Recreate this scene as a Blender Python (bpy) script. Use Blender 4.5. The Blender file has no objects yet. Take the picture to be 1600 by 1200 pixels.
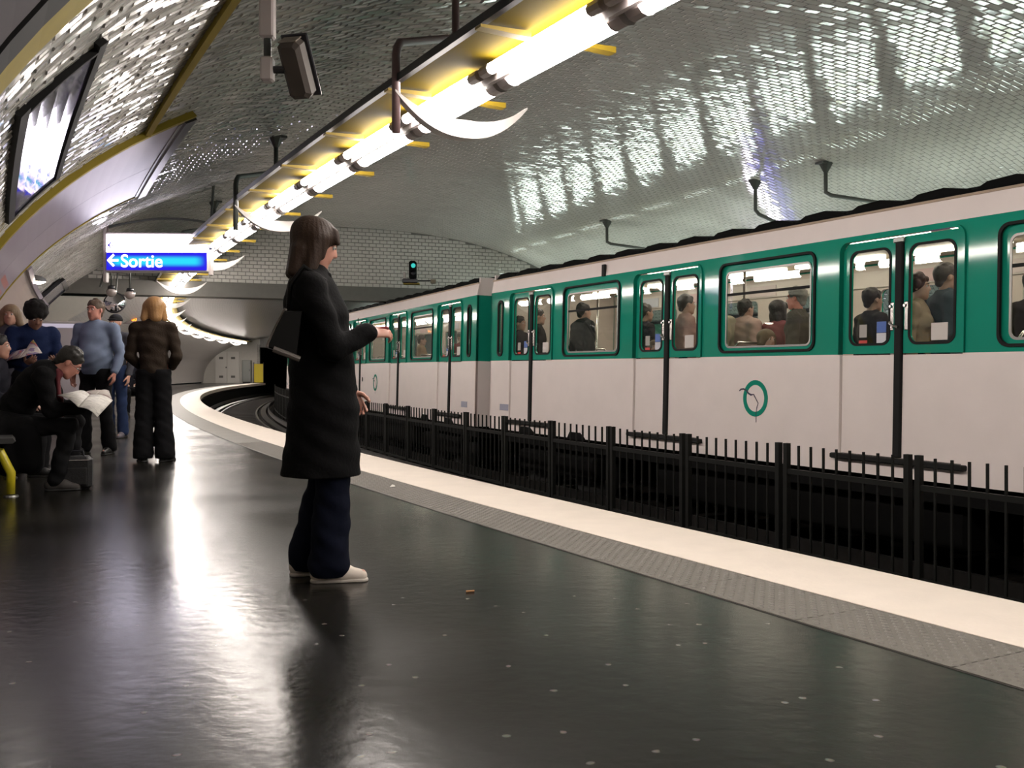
import bpy, math, random
import numpy as np
from mathutils import Vector, Matrix, Euler

random.seed(7)
RNG = np.random.default_rng(7)
SC = bpy.context.scene
COL = SC.collection

# ------------------------------------------------------------------ camera
cam_d = bpy.data.cameras.new('camera')
cam_d.sensor_width = 36.0
cam_d.lens = 36.0 * 1556 / 1600
cam_d.shift_y = -23 / 1600
cam_d.clip_start = 0.05
cam_d.clip_end = 300
cam = bpy.data.objects.new('camera', cam_d)
COL.objects.link(cam)
cam.location = (0, 0, 0.97)
cam.rotation_euler = (math.pi / 2, 0, 0)
SC.camera = cam

# ------------------------------------------------------------------ world, exposure
w = bpy.data.worlds.new('world')
w.use_nodes = True
w.node_tree.nodes['Background'].inputs[0].default_value = (0.9, 0.95, 1.0, 1)
w.node_tree.nodes['Background'].inputs[1].default_value = 0.004
SC.world = w
SC.view_settings.view_transform = 'Standard'
SC.view_settings.look = 'None'
SC.view_settings.exposure = 0.0
SC.view_settings.gamma = 1.0
SC.view_settings.use_curve_mapping = False
TUBE_E = 52.0        # near platform tubes
TUBE_FAR_E = 16.0    # far platform tubes, greener
CAR_E = 9.5          # lamps inside the train
SIGN_E = 14.0
SC.cycles.sample_clamp_indirect = 6.0
SC.cycles.max_bounces = 7
SC.cycles.diffuse_bounces = 4
SC.cycles.glossy_bounces = 4
SC.cycles.transparent_max_bounces = 12

# ------------------------------------------------------------------ station frame: s along the curved edge, t across, z up
H0 = math.radians(30.01)
KAP = 0.0064
RAD = 1 / KAP
CX = (3.834 + RAD) * math.cos(H0)
CY = (3.834 + RAD) * math.sin(H0)


def hd(s):
    return H0 - KAP * s


def P(s, t, z=0.0):
    h = H0 - KAP * s
    return (CX - (RAD - t) * math.cos(h), CY - (RAD - t) * math.sin(h), z)


VA, VB, VN, VZ, VT = 7.14, 4.13, 2.3, 0.08, 2.88


def vault(th, off=0.0, a=VA, b=VB, z0=VZ):
    c, s = math.cos(th), math.sin(th)
    t = VT - (a - off) * math.copysign(abs(c) ** (2 / VN), c)
    z = z0 + (b - off) * max(s, 0) ** (2 / VN)
    return t, z


# ------------------------------------------------------------------ materials
MATS = {}


def nodes_of(m):
    return m.node_tree.nodes, m.node_tree.links


def M(name, col, rough=0.5, metal=0.0, spec=0.5, emit=None, es=0.0, noise=0.0, nscale=8.0, bump=0.0, bscale=60.0, coat=0.0, rvar=0.0):
    if name in MATS:
        return MATS[name]
    m = bpy.data.materials.new(name)
    m.use_nodes = True
    N, L = nodes_of(m)
    b = N['Principled BSDF']
    b.inputs['Base Color'].default_value = (*col, 1)
    b.inputs['Roughness'].default_value = rough
    b.inputs['Metallic'].default_value = metal
    b.inputs['Specular IOR Level'].default_value = spec
    b.inputs['Coat Weight'].default_value = coat
    b.inputs['Coat Roughness'].default_value = 0.08
    if emit:
        b.inputs['Emission Color'].default_value = (*emit, 1)
        b.inputs['Emission Strength'].default_value = es
    if noise or bump or rvar:
        tc = N.new('ShaderNodeTexCoord')
    if noise or rvar:
        nz = N.new('ShaderNodeTexNoise')
        nz.inputs['Scale'].default_value = nscale
        nz.inputs['Detail'].default_value = 5
        L.new(tc.outputs['Object'], nz.inputs['Vector'])
    if noise:
        mx = N.new('ShaderNodeMix')
        mx.data_type = 'RGBA'
        mx.inputs['A'].default_value = (*[c * (1 - noise) for c in col], 1)
        mx.inputs['B'].default_value = (*[min(1, c * (1 + noise)) for c in col], 1)
        L.new(nz.outputs['Fac'], mx.inputs['Factor'])
        L.new(mx.outputs['Result'], b.inputs['Base Color'])
    if rvar:
        mr = N.new('ShaderNodeMapRange')
        mr.inputs['From Min'].default_value = 0.3
        mr.inputs['From Max'].default_value = 0.7
        mr.inputs['To Min'].default_value = max(0.02, rough - rvar)
        mr.inputs['To Max'].default_value = rough + rvar
        L.new(nz.outputs['Fac'], mr.inputs['Value'])
        L.new(mr.outputs['Result'], b.inputs['Roughness'])
    if bump:
        n2 = N.new('ShaderNodeTexNoise')
        n2.inputs['Scale'].default_value = bscale
        n2.inputs['Detail'].default_value = 3
        L.new(tc.outputs['Object'], n2.inputs['Vector'])
        bp = N.new('ShaderNodeBump')
        bp.inputs['Strength'].default_value = bump
        bp.inputs['Distance'].default_value = 0.01
        L.new(n2.outputs['Fac'], bp.inputs['Height'])
        L.new(bp.outputs['Normal'], b.inputs['Normal'])
    MATS[name] = m
    return m


def emission(name, col, s):
    m = bpy.data.materials.new(name)
    m.use_nodes = True
    N, L = nodes_of(m)
    N.remove(N['Principled BSDF'])
    e = N.new('ShaderNodeEmission')
    e.inputs[0].default_value = (*col, 1)
    e.inputs[1].default_value = s
    L.new(e.outputs[0], N['Material Output'].inputs[0])
    return m


def glass_mat(name, tint=(0.93, 0.97, 0.95), ior=1.45, rough=0.01):
    m = bpy.data.materials.new(name)
    m.use_nodes = True
    N, L = nodes_of(m)
    N.remove(N['Principled BSDF'])
    lw = N.new('ShaderNodeLayerWeight')
    lw.inputs[0].default_value = 0.5
    pw_ = N.new('ShaderNodeMath')
    pw_.operation = 'POWER'
    pw_.inputs[1].default_value = 4.0
    L.new(lw.outputs['Facing'], pw_.inputs[0])
    f = N.new('ShaderNodeMath')
    f.operation = 'MULTIPLY_ADD'
    f.inputs[1].default_value = 0.9
    f.inputs[2].default_value = 0.035
    L.new(pw_.outputs[0], f.inputs[0])
    t = N.new('ShaderNodeBsdfTransparent')
    t.inputs[0].default_value = (*tint, 1)
    g = N.new('ShaderNodeBsdfGlossy')
    g.inputs['Roughness'].default_value = rough
    x = N.new('ShaderNodeMixShader')
    L.new(f.outputs[0], x.inputs[0])
    L.new(t.outputs[0], x.inputs[1])
    L.new(g.outputs[0], x.inputs[2])
    L.new(x.outputs[0], N['Material Output'].inputs[0])
    return m


m_green = M('green_paint', (0.010, 0.255, 0.175), 0.07, spec=.3, noise=0.06, nscale=2, bump=0.02, bscale=3)
m_white = M('cream_paint', (0.80, 0.715, 0.69), 0.35, spec=.35, noise=0.06, nscale=3, bump=0.05, bscale=3)
m_gap = M('black_rubber', (0.007, 0.007, 0.007), 0.7, spec=.25)
m_black = M('black_metal', (0.003, 0.003, 0.003), 0.8, spec=.1, noise=0.3)
m_fence = M('fence_paint', (0.005, 0.0055, 0.0045), 0.6, spec=.25)
m_chrome = M('chrome', (0.6, 0.58, 0.55), 0.25, metal=1.0)
m_alu = M('aluminium', (0.25, 0.25, 0.24), 0.4, metal=1.0)
m_yellow = M('yellow_enamel', (0.20, 0.135, 0.006), 0.5, noise=0.12, nscale=6)
m_refl = M('yellow_reflector', (0.060, 0.041, 0.0012), 0.8, spec=.04)
m_yellow2 = M('yellow_trim', (0.27, 0.20, 0.012), 0.7, noise=0.15, nscale=6)
m_rod = M('rod_paint', (0.16, 0.10, 0.10), 0.4, noise=0.1)
m_rodd = M('dark_rod_paint', (0.05, 0.055, 0.05), 0.45)
m_cresc = M('white_enamel', (0.5, 0.48, 0.46), 0.4)
m_grey = M('grey_cap', (0.34, 0.30, 0.29), 0.4)
m_glass = glass_mat('window_glass')
m_tube = emission('fluorescent_tube', (1.0, 0.915, 0.85), TUBE_E)
m_tubef = emission('fluorescent_tube_cool', (0.84, 1.0, 0.90), TUBE_FAR_E)
m_tubeup = emission('fluorescent_tube_up', (0.84, 1.0, 0.91), TUBE_FAR_E * 1.1)
m_carlamp = emission('train_lamp', (1.0, 0.86, 0.70), CAR_E)
m_grout = M('grout', (0.17, 0.165, 0.155), 0.8, noise=0.2, nscale=20)
m_tile = M('white_glazed_tile', (0.49, 0.47, 0.44), 0.10, noise=0.12, nscale=1.1, coat=0.0, spec=0.7, bump=0.06, bscale=14)
m_carin = M('train_wall_cream', (0.56, 0.48, 0.43), 0.4, noise=0.04)
m_carfl = M('train_floor', (0.05, 0.05, 0.05), 0.5)
m_seat = M('seat_vinyl', (0.30, 0.16, 0.08), 0.5, noise=0.1)
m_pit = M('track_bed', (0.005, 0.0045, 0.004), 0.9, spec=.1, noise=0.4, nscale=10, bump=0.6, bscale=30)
m_rail = M('rail_steel', (0.10, 0.095, 0.09), 0.35, metal=0.9, noise=0.2)
m_sleeper = M('sleeper_wood', (0.02, 0.016, 0.013), 0.8, noise=0.3)
m_edge = M('edge_stone', (0.66, 0.59, 0.52), 0.55, noise=0.10, nscale=5, bump=0.15, bscale=40)
m_tact = M('tactile_grey', (0.13, 0.12, 0.105), 0.55, noise=0.15, nscale=9)
m_seam = M('seam_dark', (0.03, 0.028, 0.026), 0.7)
m_panel = M('sign_tinted_metal_panel', (0.26, 0.22, 0.28), 0.38, noise=0.03)  # white panel; the sign's violet light is mixed into its base colour
m_dark = M('dark_frame', (0.015, 0.015, 0.02), 0.3)
m_beam = M('beam_paint', (0.11, 0.105, 0.095), 0.5, noise=0.15)
m_wall = M('plain_wall', (0.45, 0.43, 0.39), 0.5, noise=0.08)


def floor_material():
    m = bpy.data.materials.new('polished_asphalt')
    m.use_nodes = True
    N, L = nodes_of(m)
    b = N['Principled BSDF']
    tc = N.new('ShaderNodeTexCoord')
    n1 = N.new('ShaderNodeTexNoise')
    n1.inputs['Scale'].default_value = 1.3
    n1.inputs['Detail'].default_value = 0
    n1.inputs['Roughness'].default_value = 0.7
    n2 = N.new('ShaderNodeTexNoise')
    n2.inputs['Scale'].default_value = 55
    n2.inputs['Detail'].default_value = 2
    vo = N.new('ShaderNodeTexVoronoi')
    vo.inputs['Scale'].default_value = 3.1
    nd = N.new('ShaderNodeTexNoise')
    nd.inputs['Scale'].default_value = 40
    vo.voronoi_dimensions = '2D'
    for x in (n1, n2, nd, vo):
        L.new(tc.outputs['Object'], x.inputs['Vector'])
    cr = N.new('ShaderNodeValToRGB')
    cr.color_ramp.elements[0].color = (0.008, 0.0075, 0.006, 1)
    cr.color_ramp.elements[1].color = (0.026, 0.024, 0.020, 1)
    cr.color_ramp.elements[0].position = 0.3
    cr.color_ramp.elements[1].position = 0.75
    L.new(n1.outputs['Fac'], cr.inputs[0])
    # trodden gum spots
    ad = N.new('ShaderNodeMath')
    ad.operation = 'MULTIPLY_ADD'
    ad.inputs[1].default_value = 0.06
    L.new(nd.outputs['Fac'], ad.inputs[0])
    L.new(vo.outputs['Distance'], ad.inputs[2])
    lt = N.new('ShaderNodeMapRange')
    lt.inputs['From Min'].default_value = 0.075
    lt.inputs['From Max'].default_value = 0.05
    L.new(ad.outputs[0], lt.inputs['Value'])
    sp = N.new('ShaderNodeMix')
    sp.data_type = 'RGBA'
    L.new(lt.outputs['Result'], sp.inputs['Factor'])
    L.new(cr.outputs[0], sp.inputs['A'])
    sp.inputs['B'].default_value = (0.16, 0.15, 0.135, 1)
    gr = N.new('ShaderNodeMix')
    gr.data_type = 'RGBA'
    gr.blend_type = 'MULTIPLY'
    gr.inputs['Factor'].default_value = 0.7
    L.new(sp.outputs['Result'], gr.inputs['A'])
    L.new(n2.outputs['Color'], gr.inputs['B'])
    L.new(gr.outputs['Result'], b.inputs['Base Color'])
    mr = N.new('ShaderNodeMapRange')
    mr.inputs['From Min'].default_value = 0.3
    mr.inputs['From Max'].default_value = 0.75
    mr.inputs['To Min'].default_value = 0.19
    mr.inputs['To Max'].default_value = 0.26
    n4 = N.new('ShaderNodeTexNoise')
    n4.inputs['Scale'].default_value = 1.1
    n4.inputs['Detail'].default_value = 0
    L.new(tc.outputs['Object'], n4.inputs['Vector'])
    L.new(n4.outputs['Fac'], mr.inputs['Value'])
    L.new(mr.outputs['Result'], b.inputs['Roughness'])
    b.inputs['Specular IOR Level'].default_value = 0.22
    n3 = N.new('ShaderNodeTexNoise')
    n3.inputs['Scale'].default_value = 14
    n3.inputs['Detail'].default_value = 4
    L.new(tc.outputs['Object'], n3.inputs['Vector'])
    bp = N.new('ShaderNodeBump')
    bp.inputs['Strength'].default_value = 0.15
    bp.inputs['Distance'].default_value = 0.01
    L.new(n3.outputs['Fac'], bp.inputs['Height'])
    L.new(bp.outputs['Normal'], b.inputs['Normal'])
    return m


m_floor = floor_material()

# ------------------------------------------------------------------ mesh helpers


def link(o, parent=None):
    COL.objects.link(o)
    if parent is not None:
        o.parent = parent
    return o


def mk(name, verts, faces, mat, parent=None, smooth=False):
    me = bpy.data.meshes.new(name)
    me.from_pydata([tuple(v) for v in verts], [], faces)
    if smooth:
        me.polygons.foreach_set('use_smooth', [True] * len(me.polygons))
    me.materials.append(mat)
    me.update()
    return link(bpy.data.objects.new(name, me), parent)


def tag(o, label=None, cat=None, group=None, kind=None):
    if label:
        o['label'] = label
    if cat:
        o['category'] = cat
    if group:
        o['group'] = group
    if kind:
        o['kind'] = kind
    return o


def empty(name, loc=(0, 0, 0), rot=(0, 0, 0), label=None, cat=None, group=None):
    o = bpy.data.objects.new(name, None)
    o.empty_display_size = 0.1
    COL.objects.link(o)
    o.location = loc
    o.rotation_euler = rot
    return tag(o, label, cat, group)


class MB:
    def __init__(s):
        s.v, s.f = [], []

    def add(s, vs, fs):
        n = len(s.v)
        s.v += [tuple(v) for v in vs]
        s.f += [tuple(i + n for i in f) for f in fs]
        return s

    def box(s, c, d, mat=None, bev=0.0):
        x, y, z = d[0] / 2, d[1] / 2, d[2] / 2
        if bev <= 0:
            vs = [(a * x, b * y, e * z) for a in (-1, 1) for b in (-1, 1) for e in (-1, 1)]
            fs = [(0, 1, 3, 2), (4, 6, 7, 5), (0, 4, 5, 1), (2, 3, 7, 6), (0, 2, 6, 4), (1, 5, 7, 3)]
        else:
            bx, by = x - bev, y - bev
            ring = [(-bx, -y), (bx, -y), (x, -by), (x, by), (bx, y), (-bx, y), (-x, by), (-x, -by)]
            ri = [(px * (x - bev) / x if 0 else px, py) for px, py in ring]
            sx, sy = (x - bev) / x, (y - bev) / y
            vs = [(px * sx, py * sy, -z) for px, py in ring] + [(px, py, -z + bev) for px, py in ring] + \
                 [(px, py, z - bev) for px, py in ring] + [(px * sx, py * sy, z) for px, py in ring]
            fs = [tuple(range(7, -1, -1)), tuple(range(24, 32))]
            for k in range(3):
                for i in range(8):
                    j = (i + 1) % 8
                    fs.append((k * 8 + i, k * 8 + j, (k + 1) * 8 + j, (k + 1) * 8 + i))
        if mat is not None:
            vs = [mat @ Vector(v) for v in vs]
        vs = [(v[0] + c[0], v[1] + c[1], v[2] + c[2]) for v in vs]
        return s.add(vs, fs)

    def tube(s, pts, r, n=10, caps=True, flat=None):
        pts = [Vector(p) for p in pts]
        rs = r if isinstance(r, (list, tuple)) else [r] * len(pts)
        rings = []
        prev = None
        for i, p in enumerate(pts):
            if i == 0:
                d = pts[1] - p
            elif i == len(pts) - 1:
                d = p - pts[-2]
            else:
                d = (pts[i + 1] - p).normalized() + (p - pts[i - 1]).normalized()
            d.normalize()
            if prev is None:
                up = Vector((0, 0, 1)) if abs(d.z) < 0.9 else Vector((1, 0, 0))
                x = d.cross(up).normalized()
            else:
                x = (prev - d * prev.dot(d)).normalized()
            prev = x
            y = d.cross(x)
            rings.append([p + x * math.cos(a) * rs[i] + y * math.sin(a) * rs[i] for a in [2 * math.pi * k / n for k in range(n)]])
        vs = [v for rg in rings for v in rg]
        fs = []
        for i in range(len(rings) - 1):
            for k in range(n):
                j = (k + 1) % n
                fs.append((i * n + k, i * n + j, (i + 1) * n + j, (i + 1) * n + k))
        if caps:
            fs.append(tuple(range(n - 1, -1, -1)))
            fs.append(tuple((len(rings) - 1) * n + k for k in range(n)))
        return s.add(vs, fs)

    def lathe(s, c, prof, n=20, axis='z'):
        vs, fs = [], []
        for r, z in prof:
            for k in range(n):
                a = 2 * math.pi * k / n
                v = (r * math.cos(a), r * math.sin(a), z)
                if axis == 'y':
                    v = (v[0], v[2], v[1])
                if axis == 'x':
                    v = (v[2], v[0], v[1])
                vs.append((v[0] + c[0], v[1] + c[1], v[2] + c[2]))
        for i in range(len(prof) - 1):
            for k in range(n):
                j = (k + 1) % n
                fs.append((i * n + k, i * n + j, (i + 1) * n + j, (i + 1) * n + k))
        return s.add(vs, fs)

    def build(s, name, mat, parent=None, smooth=False):
        return mk(name, s.v, s.f, mat, parent, smooth)


def frange(a, b, d):
    n = max(1, int(math.ceil((b - a) / d - 1e-9)))
    return [a + (b - a) * i / n for i in range(n + 1)]


def strip_mb(mb, prof, s0, s1, ds=1.0, closed=True, caps=True):
    """sweep a (t,z) profile along the station curve"""
    S = frange(s0, s1, ds)
    n = len(prof)
    vs = [P(s, t, z) for s in S for t, z in prof]
    fs = []
    m = n if closed else n - 1
    for i in range(len(S) - 1):
        for k in range(m):
            j = (k + 1) % n
            fs.append((i * n + k, i * n + j, (i + 1) * n + j, (i + 1) * n + k))
    if closed and caps:
        fs.append(tuple(range(n - 1, -1, -1)))
        fs.append(tuple((len(S) - 1) * n + k for k in range(n)))
    mb.add(vs, fs)
    return mb


def strip(name, prof, s0, s1, mat, parent=None, ds=1.0, closed=True, smooth=False):
    return strip_mb(MB(), prof, s0, s1, ds, closed).build(name, mat, parent, smooth)


def rect(t0, t1, z0, z1):
    return [(t0, z0), (t1, z0), (t1, z1), (t0, z1)]


def frame(s, t, z=0.0):
    """matrix: X across (t), Y along (s), Z up"""
    return Matrix.Translation(P(s, t, z)) @ Matrix.Rotation(hd(s), 4, 'Z')


def rrect(x0, x1, y0, y1, r, n=6):
    pts = []
    for cx, cy, a0 in ((x1 - r, y0 + r, -90), (x1 - r, y1 - r, 0), (x0 + r, y1 - r, 90), (x0 + r, y0 + r, 180)):
        for i in range(n + 1):
            a = math.radians(a0 + 90 * i / n)
            pts.append((cx + r * math.cos(a), cy + r * math.sin(a)))
    return pts


def curve_mesh(splines, thick):
    cu = bpy.data.curves.new('tmp', 'CURVE')
    cu.dimensions = '2D'
    cu.fill_mode = 'BOTH'
    cu.extrude = thick / 2
    for pts in splines:
        sp = cu.splines.new('POLY')
        sp.points.add(len(pts) - 1)
        for i, p in enumerate(pts):
            sp.points[i].co = (p[0], p[1], 0, 1)
        sp.use_cyclic_u = True
    o = bpy.data.objects.new('tmp', cu)
    me = bpy.data.meshes.new_from_object(o)
    bpy.data.objects.remove(o)
    bpy.data.curves.remove(cu)
    return me


def plate(name, outline, holes, thick, y, mat, parent=None, smooth=False):
    """flat plate in local XZ, at depth y"""
    me = curve_mesh([outline] + holes, thick)
    me.transform(Matrix(((1, 0, 0, 0), (0, 0, 1, y), (0, 1, 0, 0), (0, 0, 0, 1))))
    me.name = name
    me.materials.clear()
    me.materials.append(mat)
    return link(bpy.data.objects.new(name, me), parent)


def text_mesh(txt, size, thick, align='LEFT'):
    cu = bpy.data.curves.new('txt', 'FONT')
    cu.body = txt
    cu.size = size
    cu.extrude = thick
    cu.align_x = align
    cu.offset = size * 0.012
    o = bpy.data.objects.new('txt', cu)
    me = bpy.data.meshes.new_from_object(o)
    bpy.data.objects.remove(o)
    return me


def copy_tree(o, parent=None):
    c = o.copy()
    COL.objects.link(c)
    c.parent = parent
    for ch in o.children:
        copy_tree(ch, c)
    return c


# ================================================================== SETTING
S_END = 71.5
S_T = 22.05          # the wall over the tracks where the high vault ends

# floor of the near platform
strip('floor', [(-4.3, -0.25), (-0.02, -0.25), (-0.02, 0.0), (-4.3, 0.0)], -4, S_END + 1, m_floor).__setitem__('kind', 'structure')
strip('floor', [(5.78, -0.25), (10.1, -0.25), (10.1, 0.0), (5.78, 0.0)], -4, S_END, m_floor).__setitem__('kind', 'structure')
# track pit
pit = MB()
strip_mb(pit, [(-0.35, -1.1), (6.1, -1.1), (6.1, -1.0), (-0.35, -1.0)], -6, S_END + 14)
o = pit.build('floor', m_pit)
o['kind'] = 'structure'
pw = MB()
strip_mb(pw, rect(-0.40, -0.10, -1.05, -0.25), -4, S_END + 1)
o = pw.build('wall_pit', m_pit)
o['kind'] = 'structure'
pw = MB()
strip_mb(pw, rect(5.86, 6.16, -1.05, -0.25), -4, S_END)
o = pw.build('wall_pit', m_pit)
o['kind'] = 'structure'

# white edge and tactile strips (both platforms)
tag(strip('edge_strip', [(-0.585, -0.004), (-0.585, 0.005), (0.03, 0.005), (0.03, -0.14), (-0.015, -0.14), (-0.015, -0.004)], -2.9, S_END - .05, m_edge), 'white stone strip along the edge of the near platform', 'platform edge')
strip('edge_strip', rect(5.75, 6.3, -0.14, 0.004), -2.9, S_END - .05, m_edge)
tag(bpy.data.objects['edge_strip.001'], 'white stone strip on the far platform behind the train', 'platform edge')
tac = empty('tactile_paving', P(3, -0.8, 0), (0, 0, 0), 'band of grey studded tactile tiles inside the white edge strip', 'paving')
tinv = tac.matrix_world.copy()
tac.location = (0, 0, 0)
k = 0
for i in range(-3, 104):
    s0 = i * 0.69
    if s0 > S_END - 0.7:
        break
    mb = MB()
    strip_mb(mb, rect(-1.0 + 0.003, -0.59, -0.003, 0.004), s0 + 0.004, s0 + 0.686, 0.35)
    mb.build('tile', m_tact, tac)
strip('joint', rect(-1.006, -0.584, -0.003, 0.0015), -2.1, S_END, m_seam, tac)
st = MB()
row = 0
s = 1.6
while s < 13:
    for j in range(7):
        t = -0.965 + 0.058 * j + (0.029 if row % 2 else 0)
        if t > -0.61:
            continue
        fr = P(s, t, 0.004)
        r0, r1 = 0.0155, 0.010
        vs = [(fr[0] + r0 * math.cos(a), fr[1] + r0 * math.sin(a), 0.004) for a in [k2 * math.pi / 3 for k2 in range(6)]] + \
             [(fr[0] + r1 * math.cos(a), fr[1] + r1 * math.sin(a), 0.0085) for a in [k2 * math.pi / 3 for k2 in range(6)]]
        st.add(vs, [(q, (q + 1) % 6, 6 + (q + 1) % 6, 6 + q) for q in range(6)] + [(6, 7, 8, 9, 10, 11)])
    s += 0.03
    row += 1
tag(st.build('stud', m_tact, tac), kind='stuff')

# ---- rails and sleepers
for tc_, lab in ((1.35, 'near'), (4.55, 'far')):
    tr = empty('track', (0, 0, 0), (0, 0, 0), 'empty curved track beside the near platform' if lab == 'near' else 'track under the green and white train', 'track')
    for dt in (-0.72, 0.72):
        strip('rail', [(tc_ + dt - 0.07, -1.0), (tc_ + dt + 0.07, -1.0), (tc_ + dt + 0.035, -0.86), (tc_ + dt - 0.035, -0.86)], -4, S_END + 12, m_rail, tr)
    for dt in (-1.0, 1.0):
        strip('roll_way', rect(tc_ + dt - 0.11, tc_ + dt + 0.11, -0.90, -0.84), -4, S_END + 12, m_rail, tr)
    for dt in (-1.22, 1.22):
        strip('guide_bar', rect(tc_ + dt - 0.02, tc_ + dt + 0.02, -0.82, -0.68), -4, S_END + 12, m_rail, tr)
    sl = MB()
    s = 2.0
    while s < S_END:
        sl.box(P(s, tc_, -0.97), (2.5, 0.2, 0.1), Matrix.Rotation(hd(s), 3, 'Z'))
        s += 0.75
    tag(sl.build('sleeper', m_sleeper, tr), kind='stuff')

# ---- vault
NTH = 72
THS = [math.pi * i / NTH for i in range(NTH + 1)]


def shell(name, s0, s1, mat, a, b, thick=0.25, z0=VZ, ds=0.8, parent=None):
    inner = [vault(th, 0, a, b, z0) for th in THS]
    outer = [vault(th, -thick, a, b, z0) for th in reversed(THS)]
    return strip(name, inner + outer, s0, s1, mat, parent, ds)


ceil_o = shell('ceiling', -3, S_T, m_grout, VA, VB)
ceil_o['kind'] = 'structure'


def brick_wall_mat():
    m = bpy.data.materials.new('far_tiles')
    m.use_nodes = True
    N, L = nodes_of(m)
    b = N['Principled BSDF']
    b.inputs['Roughness'].default_value = 0.32
    uv = N.new('ShaderNodeUVMap')
    br = N.new('ShaderNodeTexBrick')
    br.inputs['Scale'].default_value = 1.0
    br.inputs['Brick Width'].default_value = 0.165
    br.inputs['Row Height'].default_value = 0.083
    br.inputs['Mortar Size'].default_value = 0.006
    br.inputs['Color1'].default_value = (0.33, 0.30, 0.28, 1)
    br.inputs['Color2'].default_value = (0.28, 0.26, 0.25, 1)
    br.inputs['Mortar'].default_value = (0.12, 0.12, 0.11, 1)
    L.new(uv.outputs[0], br.inputs['Vector'])
    L.new(br.outputs['Color'], b.inputs['Base Color'])
    bp = N.new('ShaderNodeBump')
    bp.inputs['Strength'].default_value = 0.5
    bp.inputs['Distance'].default_value = 0.01
    bp.invert = True
    L.new(br.outputs['Fac'], bp.inputs['Height'])
    L.new(bp.outputs['Normal'], b.inputs['Normal'])
    return m


m_fartile = brick_wall_mat()
A2, B2 = 7.14, 3.25
inner = [vault(th, 0, A2, B2) for th in THS]
S = frange(S_T + 0.2, S_END + 0.5, 0.8)
me_v = [P(s, t, z) for s in S for t, z in inner]
me_f = []
n = len(inner)
for i in range(len(S) - 1):
    for k in range(n - 1):
        me_f.append((i * n + k, i * n + k + 1, (i + 1) * n + k + 1, (i + 1) * n + k))
c2 = mk('ceiling', me_v, me_f, m_fartile, None, True)
c2['kind'] = 'structure'
arcl = [0.0]
for k in range(1, n):
    arcl.append(arcl[-1] + math.hypot(inner[k][0] - inner[k - 1][0], inner[k][1] - inner[k - 1][1]))
uvl = c2.data.uv_layers.new(name='UVMap')
for poly in c2.data.polygons:
    for li in poly.loop_indices:
        vi = c2.data.loops[li].vertex_index
        uvl.data[li].uv = (arcl[vi % n], S[vi // n])

# ---- the tiles of the vault: bevelled, each tilted a little on its own
arc_n = 2400
ath = np.linspace(0.0, math.pi, arc_n)
avt = np.array([vault(t) for t in ath])
al = np.concatenate([[0], np.cumsum(np.hypot(np.diff(avt[:, 0]), np.diff(avt[:, 1])))])
ALEN = al[-1]
TP, RP = 0.168, 0.084
BV, TH_, GAP = 0.011, 0.007, 0.0025


def tile_local(w_, l_, ax, ay):
    hw, hl = w_ / 2, l_ / 2
    v = [(-hw, -hl, -0.004), (hw, -hl, -0.004), (hw, hl, -0.004), (-hw, hl, -0.004)]
    for x, y in ((-hw + BV, -hl + BV), (hw - BV, -hl + BV), (hw - BV, hl - BV), (-hw + BV, hl - BV)):
        v.append((x, y, TH_ + ax * x + ay * y))
    return v


TF = [(4, 5, 6, 7), (0, 1, 5, 4), (1, 2, 6, 5), (2, 3, 7, 6), (3, 0, 4, 7)]
rows = []
j = 0
s = 0.6
while s < S_T - 0.06:
    rows.append((j, s))
    s += RP
    j += 1
vt, cand = [], []
tiles = []
for j, s in rows:
    off = (0.5 if j % 2 else 0.0) * TP + RNG.normal() * 0.004
    a = off + TP / 2
    while a < ALEN - TP / 2:
        th = np.interp(a, al, ath)
        # bays clad in smooth white panels
        skip = (th < 0.83 and (9.12 < s < 13.36 or s < 3.75))
        if a < 0.35 or a > ALEN - 0.35:
            skip = skip or False
        if not skip:
            tiles.append((s, a))
        a += TP
T = np.array(tiles)
s_, a_ = T[:, 0], T[:, 1]
tt = np.interp(a_, al, avt[:, 0])
zz = np.interp(a_, al, avt[:, 1])
t2 = np.interp(a_ + 0.01, al, avt[:, 0])
z2 = np.interp(a_ + 0.01, al, avt[:, 1])
tgt = np.stack([t2 - tt, z2 - zz], 1)
tgt /= np.linalg.norm(tgt, axis=1)[:, None]
h = H0 - KAP * s_
nx = np.stack([np.cos(h), np.sin(h), 0 * h], 1)
ny = np.stack([-np.sin(h), np.cos(h), 0 * h], 1)
up = np.array([0, 0, 1.0])
Xa = nx * tgt[:, 0:1] + up * tgt[:, 1:2]
Ya = ny
Za = np.cross(Xa, Ya)
flip = Za @ up > 0
cen = np.stack([CX - (RAD - tt) * np.cos(h), CY - (RAD - tt) * np.sin(h), zz], 1)
inw = nx * (VT - tt)[:, None] + up * (1.2 - zz)[:, None]
sg = np.sign((Za * inw).sum(1))
Za = Za * sg[:, None]
sx = 800 + 1556 * cen[:, 0] / np.maximum(cen[:, 1], .01)
sy = 577 - 1556 * (cen[:, 2] - .97) / np.maximum(cen[:, 1], .01)
view = cen - np.array([0, 0, .97])
dist = np.linalg.norm(view, axis=1)
area = np.abs((view * Za).sum(1)) / dist ** 3
area[(sx < 5) | (sx > 1595) | (sy < 4) | (cen[:, 1] < .3)] = 0
near_m = np.zeros(len(T), bool)
near_m[np.argsort(-area)[:296]] = True
ax = RNG.normal(0, 0.035, len(T))
ay = RNG.normal(0, 0.035, len(T))
tscale = np.where(np.interp(a_, al, ath) < 1.2, 1.1, 0.28)
ax *= tscale
ay *= tscale
wob = RNG.normal(0, 0.0006, len(T))
base = np.array(tile_local(TP - GAP * 2, RP - GAP * 2, 0, 0))
loc = np.repeat(base[None], len(T), 0)
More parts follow.
